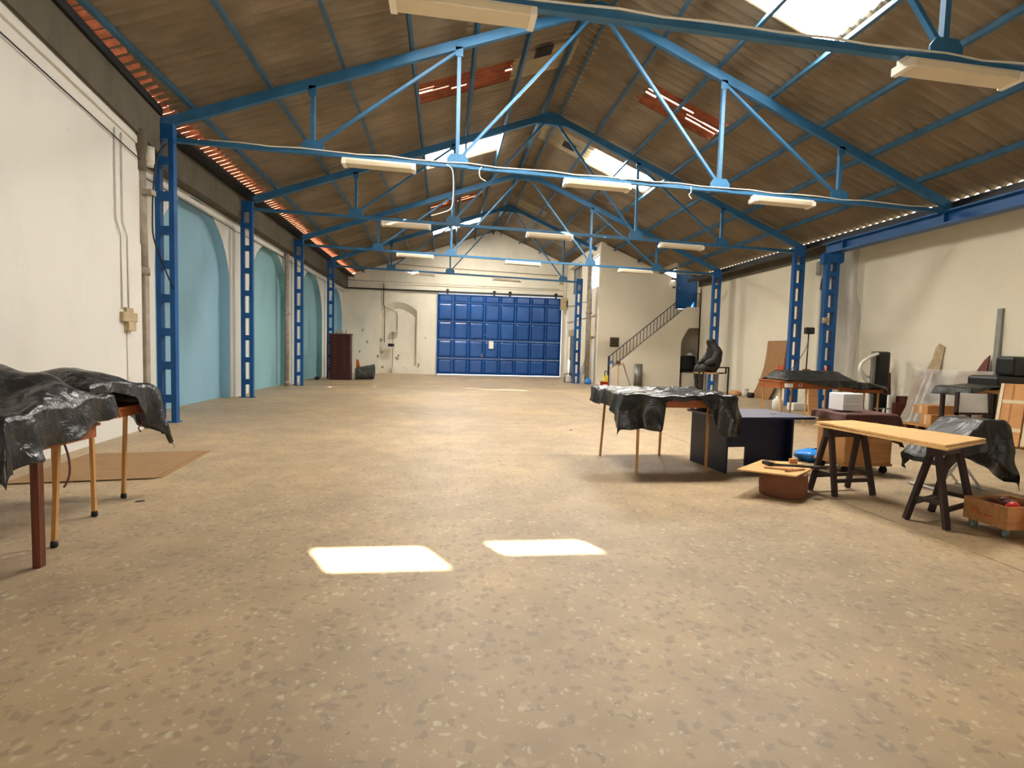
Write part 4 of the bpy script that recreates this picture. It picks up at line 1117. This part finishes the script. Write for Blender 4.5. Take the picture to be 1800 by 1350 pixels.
for k, (o_, lab) in enumerate(((0.0, 'long plywood sheet on the trestles, lower of two'), (.02, 'long plywood sheet on the trestles, upper of two'))):
    P = [(3.99 + o_, 5.30 - o_), (4.60 + o_, 5.49), (4.90 + o_, 4.22 + o_), (4.09 + o_, 3.83 + o_ * 2)]
    n_ = 8
    zs_ = .703 + .021 * k
    def top_(u, v, P=P, zs_=zs_, k=k):
        a = Vector(P[0]).lerp(Vector(P[3]), u); b = Vector(P[1]).lerp(Vector(P[2]), u); c = a.lerp(b, v)
        return (c.x, c.y, zs_ + (.012 * (1 - u) ** 2 * (1 - v) if k else 0))
    mb = MB().grid(lambda u, v: top_(u, v), n_, 4)
    tag(mb.build('plywood_sheet', 'ply', None, org=(4.4, 4.7, zs_), solid=-.018), lab, 'board', 'plywood sheets on the trestles')

# --- wooden trolley with brown cloth
tr = thing('trolley', 'wooden box trolley on black castors with rope handle, behind the trestles', 'trolley', (5.3, 6.25, 0))
MB().box((4.95, 5.98, .10), (5.62, 6.52, .13)).build('base_board', 'box_wood', tr)
MB().box((4.97, 6.0, .13), (5.60, 6.5, .74)).build('box_body', 'cardboard', tr, bevel=.006)
MB().box((5.30, 5.985, .13), (5.60, 6.0, .74)).build('front_panel', 'box_wood', tr)
for x in (5.02, 5.55):
    for y in (6.04, 6.46):
        MB().tube([(x, y - .018, .045), (x, y + .018, .045)], .045, 14).box((x - .02, y - .024, .05), (x + .02, y + .024, .10)).build('castor', 'rubber', tr)
MB().tube(polyline([(5.05, 5.99, .6), (5.05, 5.97, .5), (5.1, 5.96, .38), (5.17, 5.96, .36), (5.22, 5.96, .42), (5.23, 5.98, .6)]), .007, 6).build('rope_handle', 'cardboard_dark', tr, True)
drape('brown_cloth', 'dark brown cloth draped over the wooden box trolley', 'brown_cloth', 4.93, 5.63, 5.96, 6.54, .745, lambda t: .10, lambda t: .42 - .2 * t, lambda t: .13 + .03 * math.sin(9 * t), lambda t: .1, None, .012, 5.0, 44, 40, .1, 'cloth')
pb = thing('paper_pack', 'white wrapped pack of paper with faint printed lines on the brown cloth', 'paper pack', (5.13, 6.22, .79))
MB().box((4.99, 6.10, .785), (5.27, 6.36, 1.0)).build('pack', 'paper', pb, bevel=.01)
for zz_ in (.84, .90, .935): MB().box((5.02, 6.097, zz_), (5.21, 6.1, zz_ + .008)).build('printed_line', 'paper_line', pb)

# --- folding stand with black plastic
xs_ = thing('folding_stand', 'white folding cross-leg stand half covered by black plastic', 'stand', (5.75, 5.35, 0))
for y in (5.2, 5.48):
    MB().tube([(5.45, y, .012), (6.08, y, .74)], .014, 8).build('cross_leg', 'white_paint', xs_, True)
    MB().tube([(6.05, y + .03, .012), (5.62, y + .03, .5)], .014, 8).build('cross_leg', 'white_paint', xs_, True)
for x in (5.45, 6.05): MB().tube([(x, 5.16, .014), (x, 5.54, .014)], .014, 8).build('foot_bar', 'white_paint', xs_, True)
MB().box((5.86, 5.12, .74), (6.12, 5.58, .765)).build('stand_top', 'white_paint', xs_)
drape('black_sheet', 'matt black plastic sheet hanging to the floor over the folding stand', 'black_plastic_dull', 5.40, 6.14, 5.10, 5.60, .765,
      lambda t: .06, lambda t: .70 - .2 * t, lambda t: .16 + .44 * t * t, lambda t: .2, lambda x, y: .04 * max(0, (x - 5.86)) - .95 * max(0, 5.86 - x), .03, 9.2, 60, 50, .1)

# --- castored wooden boxes
def castor_box(label, x0, x1, y0, y1, z0, z1, hr=True):
    t = thing('castor_box', label, 'box', ((x0 + x1) / 2, (y0 + y1) / 2, 0), 'castored wooden boxes')
    w = .015
    MB().box((x0, y0, z0), (x1, y1, z0 + w)).build('bottom_board', 'box_wood', t)
    for a, b in (((x0, y0), (x0 + w, y1)), ((x1 - w, y0), (x1, y1)), ((x0 + w, y0), (x1 - w, y0 + w)), ((x0 + w, y1 - w), (x1 - w, y1))):
        MB().box((*a, z0 + w), (*b, z1)).build('side_board', 'box_wood', t)
    for x in (x0 + .05, x1 - .05):
        for y in (y0 + .05, y1 - .05):
            cs_ = MB().box((x - .018, y - .022, .03), (x + .018, y + .022, z0)).build('castor_fork', 'castor_grey', t)
            MB().tube([(x, y - .015, .032), (x, y + .015, .032)], .032, 14).build('wheel', 'castor_grey', cs_, True)
    if hr:
        yc = (y0 + y1) / 2
        MB().tube(polyline([(x0 - .004, yc + .09, z0 + .12), (x0 - .03, yc + .04, z0 + .085), (x0 - .03, yc - .03, z0 + .07), (x0 - .004, yc - .07, z0 + .07)]), .007, 6).build('rope_handle', 'orange', t, True)
    return t
castor_box('pine box on castors with orange rope handle under the plywood end', 4.55, 5.0, 3.70, 4.07, .075, .265)
castor_box('reddish pine box on castors holding black and orange gear', 4.62, 5.1, 3.26, 3.58, .085, .27, False)
tag(MB().lathe((4.72, 3.80, .09), [(.04, 0), (.055, .1), (.05, .16), (.02, .19)], 14).build('red_pot', 'red', None, True, org=(4.72, 3.8, .09)), 'bright red pot inside the box with the orange rope', 'pot')
for k, (x, y, r) in enumerate(((4.74, 3.98, .06), (4.85, 3.92, .07), (4.9, 4.02, .05))):
    tag(MB().lathe((x, y, .09), [(r * .7, 0), (r, .08), (r * .9, .15), (r * .5, .17)], 12).build('brown_jar', 'maroon', None, True, org=(x, y, .09)), '%s dull brown jar inside the box with the orange rope' % ('middle-sized', 'largest', 'smallest')[k], 'jar', 'brown jars in the castored box')
def heap(u, v):
    a = 2 * PI * u; p = .5 * PI * v
    r = .2 * math.cos(p) * (1 + .3 * nz(math.cos(a) * 2, math.sin(a) * 2, 3))
    return (4.86 + r * 1.0 * math.cos(a), 3.42 + .62 * r * math.sin(a), .12 + .27 * math.sin(p) * (1 + .2 * nz(u * 7, v * 5)))
tag(MB().grid(heap, 24, 10).build('black_bag', 'black_plastic', None, True, org=(4.86, 3.42, .1)), 'black plastic bag heaped in the reddish pine box', 'bag')
cable('orange_cable', [(4.7, 3.5, .3), (4.78, 3.42, .37), (4.9, 3.36, .39), (5.0, 3.42, .33), (4.92, 3.5, .33), (4.8, 3.46, .375)], .018, 'red', 'thick orange red cable coiled on the black bag', 'cable')

# ================================================================ TABLE BY THE TALL COLUMNS
tC = table('work_table', 'orange brown work table with slim legs near the tall blue columns', 7.02, 8.74, 10.4, 11.2, .95,
      [(7.12, 10.5, 7.12, 10.5), (7.66, 10.46, 7.68, 10.46), (7.66, 10.95, 7.68, 10.95), (8.45, 10.48, 8.45, 10.48), (7.1, 11.1, 7.1, 11.1), (8.62, 11.1, 8.62, 11.1)], apr=.14, feet=False)
drape('black_sheet', 'dull black plastic sheet over the orange brown work table', 'black_plastic_dull', 7.18, 8.72, 10.37, 11.22, .95,
      lambda t: .02, lambda t: .12, lambda t: .01 + .15 * min(1, 1.5 * t), lambda t: .1, lambda x, y: .02 + .17 * min(1, max(0, (y - 10.42) / .35)) * min(1, max(0, (x - 7.18) * 4)) * min(1, max(.3, (8.9 - x) * 4)) , .02, 2.2, 60, 40, .06)
MB().box((7.14, 10.412, .815), (7.33, 10.42, .90)).build('paper_label', 'paper', tC)
MB().tube([(7.5 + .035 * math.cos(a * PI / 8), 10.414, .865 + .035 * math.sin(a * PI / 8)) for a in range(17)], .006, 6).build('white_ring', 'paper', tC, True)
drape('black_sheet', 'crumpled shiny black plastic sheet on the bench beside the orange brown table', 'black_plastic', 8.85, 9.62, 10.5, 11.1, .80,
      lambda t: .06, lambda t: .16, lambda t: .10 + .05 * math.sin(6 * t), lambda t: .1, lambda x, y: .05 + .06 * math.sin(5 * x), .05, 4.4, 50, 40, .1)
table('side_bench', 'small wooden bench under crumpled plastic beside the orange brown table', 8.87, 9.6, 10.52, 11.08, .80,
      [(8.95, 10.6, 8.95, 10.6), (9.5, 10.6, 9.5, 10.6), (8.95, 11.0, 8.95, 11.0), (9.5, 11.0, 9.5, 11.0)], apr=.06, feet=False)
fo = thing('flood_light', 'black floodlight on a thin pole clamped to the orange brown table', 'flood light', (8.0, 11.0, 1.12))
MB().tube([(8.02, 10.98, 1.05), (8.03, 10.98, 1.98)], .014, 8).build('pole', 'dark_iron', fo, True)
MB().box((7.93, 10.92, 1.98), (8.14, 11.02, 2.13)).build('lamp_head', 'black', fo, bevel=.02)
MB().box((7.96, 10.915, 2.0), (8.11, 10.92, 2.11)).build('lamp_glass', 'leather', fo)
MB().box((7.96, 10.94, 1.12), (8.08, 11.02, 1.2)).tube([(8.05, 10.98, 1.16), (8.15, 10.98, 1.16)], .02, 8).build('clamp', 'brown_wood', fo)
cable('lamp_cable', [(8.06, 11.02, 1.98), (8.05, 11.05, 1.7), (7.92, 11.06, 1.45), (7.75, 11.08, 1.2), (7.6, 11.1, 1.16)], .008, 'cable_black', 'thin cable hanging from the black floodlight')
for k, (x, lab) in enumerate(((8.5, 'red handled clamp standing on the black sheet at the table end'), (7.42, 'red handled clamp on the far edge of the orange brown table'))):
    t = thing('spring_clamp', lab, 'clamp', (x, 11.0, 1.14))
    MB().bar((x - .02, 11.0, 1.13), (x - .045, 11.0, 1.27), .022, .02, (0, 1, 0)).build('handle', 'red' if k else 'maroon', t)
    MB().bar((x + .02, 11.0, 1.13), (x + .045, 11.0, 1.27), .022, .02, (0, 1, 0)).build('handle', 'red', t)
    MB().box((x - .035, 10.98, 1.09), (x + .035, 11.02, 1.15)).build('jaw', 'black', t)
tag(MB().lathe((9.0, 13.4, 0), [(.13, 0), (.135, .26), (.09, .32), (.05, .34), (.05, .4)], 16).build('jerry_can', 'white_paint', None, True, org=(9.0, 13.4, 0)), 'white plastic canister on the floor by the tall blue columns', 'canister')
tag(MB().box((9.55, 13.5, 0), (9.9, 13.8, .2)).build('white_box', 'white_paint', None, bevel=.02, org=(9.7, 13.6, 0)), 'low white box on the floor behind the orange brown table', 'box')
tag(MB().box((9.9, 13.3, 0), (10.9, 14.1, .03)).build('floor_mat', 'black_plastic_dull', None, org=(10.4, 13.7, 0)), 'black mat on the floor at the foot of the girder column', 'mat')
tag(MB().prism([(9.35, 12.6, 0), (9.62, 12.6, 0), (9.66, 12.75, .78), (9.42, 12.75, .86)], (0, .05, 0)).build('wood_offcut', 'box_wood', None, org=(9.5, 12.6, 0)), 'upright pale wood panel behind the white paper pack', 'board')
al = thing('wall_alarm', 'small beige alarm sounder on the girder column', 'alarm', (10.38, 13.5, 2.45))
MB().box((10.28, 13.48, 2.42), (10.44, 13.56, 2.58)).build('alarm_body', 'box_beige', al, bevel=.02)
MB().lathe((10.3, 13.47, 2.46), [(.05, 0), (.06, .05), (.03, .08)], 10).build('alarm_horn', 'box_beige', al, True)

# curved hardboard panel on the right wall
P = [(11.1, 18.1, 0.0), (11.1, 17.05, 0), (11.16, 16.4, 1.0), (11.2, 16.36, 2.02), (11.2, 17.4, 2.02), (11.18, 17.43, 1.5), (11.16, 17.5, 1.1), (11.14, 17.65, .7), (11.12, 17.85, .32)]
tag(MB().prism(P, (.02, 0, 0)).build('curved_panel', 'hardboard', None, org=(11.1, 17.2, 0)), 'tall tan hardboard panel with a curved edge leaning on the right wall', 'panel')
tag(MB().lathe((10.75, 18.55, 0), [(.18, 0), (.24, .06), (.2, .16), (.08, .2)], 14).build('sack', 'box_wood', None, True, org=(10.75, 18.55, 0)), 'small tan sack on the floor by the right wall', 'sack')
tag(MB().lathe((10.9, 18.15, 0), [(.11, 0), (.12, .2), (.1, .26), (.12, .28)], 14).build('glass_jar', 'pvc', None, True, org=(10.9, 18.15, 0)), 'pale jar on the floor beside the tan sack', 'jar')
tag(MB().lathe((10.85, 17.7, 0), [(.1, 0), (.13, .1), (.1, .18)], 12).build('black_tub', 'black', None, True, org=(10.85, 17.7, 0)), 'black tub on the floor beside the curved panel', 'tub')

# ================================================================ SEATED FIGURE ON A STAND
wb_ = thing('modelling_stand', 'rusty wooden stand with iron rail carrying the seated figure', 'stand', (6.85, 13.0, 0))
MB().box((6.40, 12.7, .40), (7.22, 13.3, .44)).build('stand_top', 'pine', wb_)
for x in (6.48, 7.14):
    for y in (12.77, 13.23): MB().box((x - .035, y - .035, 0), (x + .035, y + .035, .40)).build('leg', 'brown_wood', wb_)
MB().box((6.46, 12.76, .12), (7.16, 13.24, .16)).build('lower_shelf', 'brown_wood', wb_)
MB().box((6.5, 12.68, .46 - .02), (6.53, 12.72, 1.02)).box((6.85, 12.68, .44), (6.88, 12.72, 1.0)).build('strut', 'grey_metal', wb_)
MB().box((7.14, 12.7, .44), (7.17, 12.73, 1.17)).box((6.9, 12.7, 1.14), (7.17, 12.73, 1.17)).box((6.9, 12.7, 1.0), (7.1, 12.73, 1.03)).box((7.07, 12.7, 1.03), (7.1, 12.73, 1.14)).build('iron_rail', 'dark_iron', wb_)
MB().box((6.45, 12.78, .98), (7.05, 13.22, 1.02)).build('seat_board', 'pine', wb_)
MB().box((6.95, 12.95, .44), (7.0, 13.0, .98)).box((6.75, 13.15, .44), (6.8, 13.2, .98)).build('seat_post', 'grey_metal', wb_)
for k, (x, mm) in enumerate(((6.6, 'maroon'), (6.8, 'dark_iron'), (7.0, 'maroon'))):
    tag(MB().lathe((x, 12.95, .16), [(.07, 0), (.08, .12), (.05, .18)], 10).build('paint_tin', mm, None, True, org=(x, 12.95, .16)), ('rusty red tin under the feet of the seated figure', 'black tin between the two rusty tins', 'rusty red tin below the iron rail of the modelling stand')[k], 'tin', 'tins on the modelling stand')
def skin(name, verts, edges, radii, m, root, label, cat):
    me = bpy.data.meshes.new(name); me.from_pydata(verts, edges, []); me.update()
    me.materials.append(MATS[m])
    o = bpy.data.objects.new(name, me); COL.objects.link(o)
    if not me.skin_vertices: 
        bm = bmesh.new(); bm.from_mesh(me); bm.verts.layers.skin.verify(); bm.to_mesh(me); bm.free()
    for i, r in enumerate(radii):
        sv = me.skin_vertices[0].data[i]; sv.radius = r if isinstance(r, tuple) else (r, r); sv.use_root = (i == root)
    o.modifiers.new('skin', 'SKIN').use_smooth_shade = True
    s_ = o.modifiers.new('sub', 'SUBSURF'); s_.levels = 2; s_.render_levels = 2
    tx = bpy.data.textures.new(name + '_folds', 'CLOUDS'); tx.noise_scale = .09
    d_ = o.modifiers.new('folds', 'DISPLACE'); d_.texture = tx; d_.strength = .05; d_.mid_level = .5
    return tag(o, label, cat)
fx, fy, fz = 6.85, 13.0, 1.02
V = [(0.07, 0, .15), (.08, 0, .36), (.04, 0, .55), (-.01, 0, .68), (-.06, 0, .78), (-.08, 0, .86),           # 0-5 pelvis..crown
     (0, -.13, .11), (-.36, -.13, .13), (-.31, -.13, -.3), (-.33, -.13, -.5), (-.46, -.13, -.53),            # 6-10 near leg
     (0, .13, .11), (-.35, .13, .13), (-.30, .13, -.3), (-.32, .13, -.5), (-.45, .13, -.53),                 # 11-15 far leg
     (.04, -.2, .5), (-.08, -.25, .3), (-.3, -.17, .21), (.04, .2, .5), (-.08, .25, .3), (-.3, .17, .21)]     # arms
Ed = [(0, 1), (1, 2), (2, 3), (3, 4), (4, 5), (0, 6), (6, 7), (7, 8), (8, 9), (9, 10), (0, 11), (11, 12), (12, 13), (13, 14), (14, 15), (2, 16), (16, 17), (17, 18), (2, 19), (19, 20), (20, 21)]
Rd = [.17, .18, .17, .13, .13, .09, .12, .1, .085, .06, .045, .12, .1, .085, .06, .045, .1, .09, .065, .1, .09, .065]
fig = skin('figure_sculpture', V, Ed, Rd, 'bronze', 0, 'dark hooded seated figure sculpture on the wooden modelling stand', 'sculpture')
fig.location = (fx, fy, fz)

# ================================================================ THINGS ALONG THE RIGHT WALL
pj = thing('white_chair_frame', 'white bent frame with curved arms propped before the wall', 'frame', (10.25, 11.8, 0))
MB().tube(polyline([(10.5, 11.8, 1.60), (10.25, 11.75, 1.52), (10.02, 11.72, 1.38), (9.96, 11.72, 1.2), (10.1, 11.75, 1.02), (10.25, 11.8, .88), (10.3, 11.8, .6), (10.3, 11.8, .01)], 6), .035, 10).build('front_arm', 'white_paint', pj, True)
MB().tube(polyline([(10.55, 11.95, 1.55), (10.35, 11.92, 1.48), (10.16, 11.9, 1.34), (10.14, 11.9, 1.22), (10.3, 11.93, 1.05), (10.48, 11.95, .92), (10.5, 11.95, .01)], 6), .03, 10).build('rear_arm', 'white_paint', pj, True)
MB().box((10.4, 11.82, 0), (10.47, 11.9, 1.66)).build('upright', 'grey_metal', pj)
MB().prism([(10.02, 11.72, 0), (10.26, 11.72, 0), (10.05, 11.72, .72), (9.98, 11.72, .75)], (0, .02, 0)).build('white_panel', 'white_paint', pj)
pd = thing('black_cushion', 'tall upright black padded cushion leaning on the right wall', 'cushion', (10.72, 11.95, 0))
MB().box((10.55, 11.86, 0.0), (10.92, 12.02, 1.66)).build('pad', 'leather', pd, bevel=.05)
MB().box((10.56, 11.84, .02), (10.91, 11.86, .04)).build('seam_strip', 'black', pd)
for k, (x, h) in enumerate(((10.62, .62), (10.72, .6), (10.82, .66), (10.9, .7))):
    tag(MB().box((x - .025, 11.5 + .05 * k, 0), (x + .03, 11.55 + .05 * k, h)).build('white_lath', 'white_paint', None, org=(x, 11.5, 0)), 'short white lath before the black cushion, %s from the white bent frame' % ('first', 'second', 'third', 'fourth')[k], 'lath', 'white slats before the cushion')
tag(MB().prism([(11.02, 12.1, 0), (11.24, 12.1, 0), (11.2, 12.15, 1.14), (11.04, 12.15, 1.1)], (0, .03, 0)).build('maroon_board', 'maroon', None, org=(11.1, 12.1, 0)), 'upright reddish brown board beside the black cushion', 'board')
t = thing('maroon_box', 'low reddish brown stepped box beside the reddish board', 'box', (10.95, 11.6, 0))
MB().box((10.78, 11.5, 0), (11.25, 11.75, .42)).build('lower_block', 'maroon', t)
MB().box((11.02, 11.5, .42), (11.25, 11.75, .58)).build('upper_block', 'maroon', t)
cst = thing('clamp_stand', 'small white screw clamp stand on the floor before the wall', 'clamp', (10.4, 11.4, 0))
MB().box((10.2, 11.3, 0), (10.6, 11.5, .03)).build('foot', 'white_paint', cst)
MB().tube([(10.38, 11.4, .03), (10.38, 11.4, .3)], .025, 8).build('screw_post', 'white_paint', cst, True)
MB().box((10.15, 11.38, .28), (10.56, 11.42, .31)).build('cross_bar', 'grey_metal', cst)
# wrapped panels leaning on the wall
for k, (y, dx_, m_, lab) in enumerate(((11.35, 0, 'hardboard', 'tan panel leaning on the right wall, first of the wrapped panels'), (11.12, .02, 'cardboard', 'cardboard panel leaning on the right wall behind the plastic'), (10.4, .04, 'hardboard', 'large tan panel under the clear plastic on the right wall'))):
    w = .18 if k < 2 else 1.45
    y0 = y - w if k < 2 else 9.55
    P = [(10.8 + dx_, y, 0), (10.8 + dx_, y0, 0), (11.18 + dx_, y0, 1.2 + .02 * k), (11.18 + dx_, y, 1.2 + .02 * k)]
    tag(MB().prism(P, (.03, 0, .0)).build('leaning_panel', m_, None, org=(10.9, y, 0)), lab, 'panel')
for k, y in enumerate((11.08, 10.93)):
    tag(MB().bar((10.76, y, .02), (11.16, y, 1.22), .04, .03, (1, 0, 0)).build('white_batten', 'white_paint', None, org=(10.76, y, 0)), 'thin white batten leaning on the %s' % ('narrow cardboard panel', 'large plastic-covered panel')[k], 'batten', 'white battens by the panels')
def wrapfn(u, v):
    y = 11.25 - 1.75 * u; f = v
    return (10.72 + .40 * f + .05 * nz(u * 6, v * 5, 2) - .04, y, max(.006, 1.27 * f + .02 * nz(u * 8, 3)))
tag(MB().grid(wrapfn, 36, 22).build('clear_sheet', 'clear_plastic', None, True, org=(10.8, 10.4, 0)), 'cloudy clear plastic sheet hanging over the leaning panels', 'plastic sheet')
P = [(11.22, 11.2, 1.22), (11.22, 10.85, 1.2), (11.26, 10.83, 1.55), (11.27, 10.80, 1.78), (11.27, 10.95, 1.86), (11.27, 11.03, 1.75), (11.26, 11.08, 1.5)]
tag(MB().prism(P, (.02, 0, 0)).build('torn_board', 'torn', None, org=(11.22, 11, 1.2)), 'torn beige foam strip standing above the leaning panels', 'foam strip')
# long cardboard cartons
for k, (x0, x1, y0, y1, z0, z1, lab) in enumerate(((9.95, 10.62, 9.72, 9.98, .12, .34, 'long cardboard carton lying before the wrapped panels, lower of two'), (10.0, 10.66, 9.86, 10.2, .34, .52, 'long cardboard carton lying before the wrapped panels, upper of two'))):
    t = thing('cardboard_carton', lab, 'box', ((x0 + x1) / 2, (y0 + y1) / 2, z0), 'long cardboard cartons')
    MB().box((x0, y0, z0), (x1, y1, z1)).build('carton_body', 'cardboard', t, bevel=.004)
    MB().box((x0 - .002, (y0 + y1) / 2 - .03, z0 + .01), (x0, (y0 + y1) / 2 + .03, z1 - .01)).build('tape_strip', 'tape', t)
t = thing('wood_pallet', 'low wooden pallet under the long cardboard cartons', 'pallet', (10.3, 10.0, 0))
for y in (9.75, 10.0, 10.28): MB().box((9.9, y - .04, 0), (10.7, y + .04, .08)).build('bearer', 'brown_wood', t)
for k in range(5): MB().box((9.9 + .165 * k, 9.7, .08), (10.03 + .165 * k, 10.33, .12)).build('deck_slat', 'pine', t)
# bench with black plastic and padded seats
t = table('work_bench', 'wooden bench with dark legs holding black cushions by the right wall', 9.72, 11.15, 8.75, 9.5, .93,
      [(9.85, 8.85, 9.85, 8.85, 'trestle_wood', .06), (11.0, 8.85, 11.0, 8.85, 'trestle_wood', .06), (9.85, 9.4, 9.85, 9.4, 'trestle_wood', .06), (11.0, 9.4, 11.0, 9.4, 'trestle_wood', .06)], apr=.05, mt='box_wood', feet=False)
drape('black_sheet', 'black plastic flap hanging over the left end of the cushion bench', 'black_plastic_dull', 9.70, 10.35, 8.72, 9.4, .93, lambda t: .16, lambda t: .02, lambda t: .10 * (1 - t), lambda t: .05, lambda x, y: .02 + .12 * max(0, x - 9.9), .02, 6.1, 40, 36, .3)
for k, (x0, x1, z0, z1, lab) in enumerate(((10.4, 11.15, .935, 1.2, 'long black padded seat on the bench by the right wall'), (10.72, 11.2, 1.2, 1.58, 'upright black padded backrest on the long black seat'))):
    tag(MB().box((x0, 8.85, z0), (x1, 9.45 if not k else 9.2, z1)).build('padded_cushion', 'leather', None, bevel=.06, org=((x0 + x1) / 2, 9.1, z0)), lab, 'seat')
wh = thing('white_board', 'white board in a dark frame under the cushion bench', 'board', (9.75, 8.95, .3))
MB().prism([(9.36, 8.62, .52), (10.0, 8.62, .50), (10.0, 8.66, .86), (9.36, 8.66, .88)], (0, .015, 0)).build('board_face', 'paper', wh)
MB().box((9.32, 8.60, .48), (10.04, 8.64, .52)).box((9.32, 8.60, .48), (9.36, 8.66, .9)).box((10.0, 8.60, .48), (10.06, 8.66, .88)).build('board_frame', 'trestle_wood', wh)
MB().box((9.34, 8.61, 0), (9.37, 8.65, .48)).box((10.0, 8.61, 0), (10.03, 8.65, .48)).build('board_leg', 'trestle_wood', wh)
lean = tag(MB().bar((11.19, 9.60, .0), (11.265, 9.62, 2.56), .10, .05, (1, 0, 0)).build('metal_profile', 'grey_metal', None, org=(11.0, 9.66, 0)), 'tall grey metal profile leaning on the right wall', 'metal profile')
tag(MB().prism([(11.16, 9.95, 1.24), (11.16, 9.72, 1.24), (11.2, 9.72, 1.6), (11.2, 9.82, 1.5)], (.03, 0, 0)).build('maroon_scrap', 'maroon', None, org=(11.2, 9.8, 1.24)), 'dark red triangular scrap behind the tall metal profile', 'scrap')
# big flat cartons leaning at the right
for k, (ox, oy, hgt, lab) in enumerate(((0, 0, 1.2, 'tall flat cardboard pack leaning by the cushion bench, outermost one'), (.16, -.34, 1.24, 'tall flat cardboard pack leaning behind the outermost pack'), (.34, -.72, 1.22, 'tall flat cardboard pack leaning at the end of the row'))):
    t = thing('cardboard_pack', lab, 'box', (9.5 + ox, 8.0 + oy, 0), 'leaning flat cardboard packs')
    n = Vector((-.80, -.46, .5)).normalized()
    w = Vector((.54, -.84, 0)).normalized(); uv = w.cross(n).normalized()
    if uv.z < 0: uv = -uv
    c0 = Vector((9.46 + ox, 8.06 + oy, .03)) 
    cc = c0 + w * .17 + uv * hgt / 2 - n * .05
    MB().obox(cc, w * .17, uv * hgt / 2, n * .05).build('pack_body', 'cardboard', t, bevel=.008)
    for s in (.25, .7):
        MB().obox(c0 + w * .17 + uv * hgt * s + n * .002, w * .17, uv * .035, n * .003).build('tape_strip', 'tape', t)
    MB().obox(c0 + w * .17 + uv * hgt * .5 + n * .002, w * .012, uv * hgt * .48, n * .002).build('fold_line', 'cardboard_dark', t)
    MB().obox(c0 + w * .02 + uv * hgt * .5 - n * .02, w * .022, uv * hgt * .49, n * .04).build('edge_protector', 'tape', t)
# small litter on the floor
for k, (x, y) in enumerate(((-2.70, 5.02), (3.15, 1.95), (5.0, 14.2), (2.3, 9.5))):
    tag(MB().prism([(x, y, .001), (x + .05, y + .01, .001), (x + .06, y + .04, .001), (x + .01, y + .03, .001)], (0, 0, .008)).build('leaf_scrap', 'trestle_wood', None, org=(x, y, 0)), ('tiny dark scrap on the floor beside a pale table leg', 'tiny dark scrap alone on the bare near floor', 'tiny dark scrap on the floor before the stairs', 'tiny dark scrap on the floor beyond the covered work table')[k], 'scrap', 'scraps on the floor')
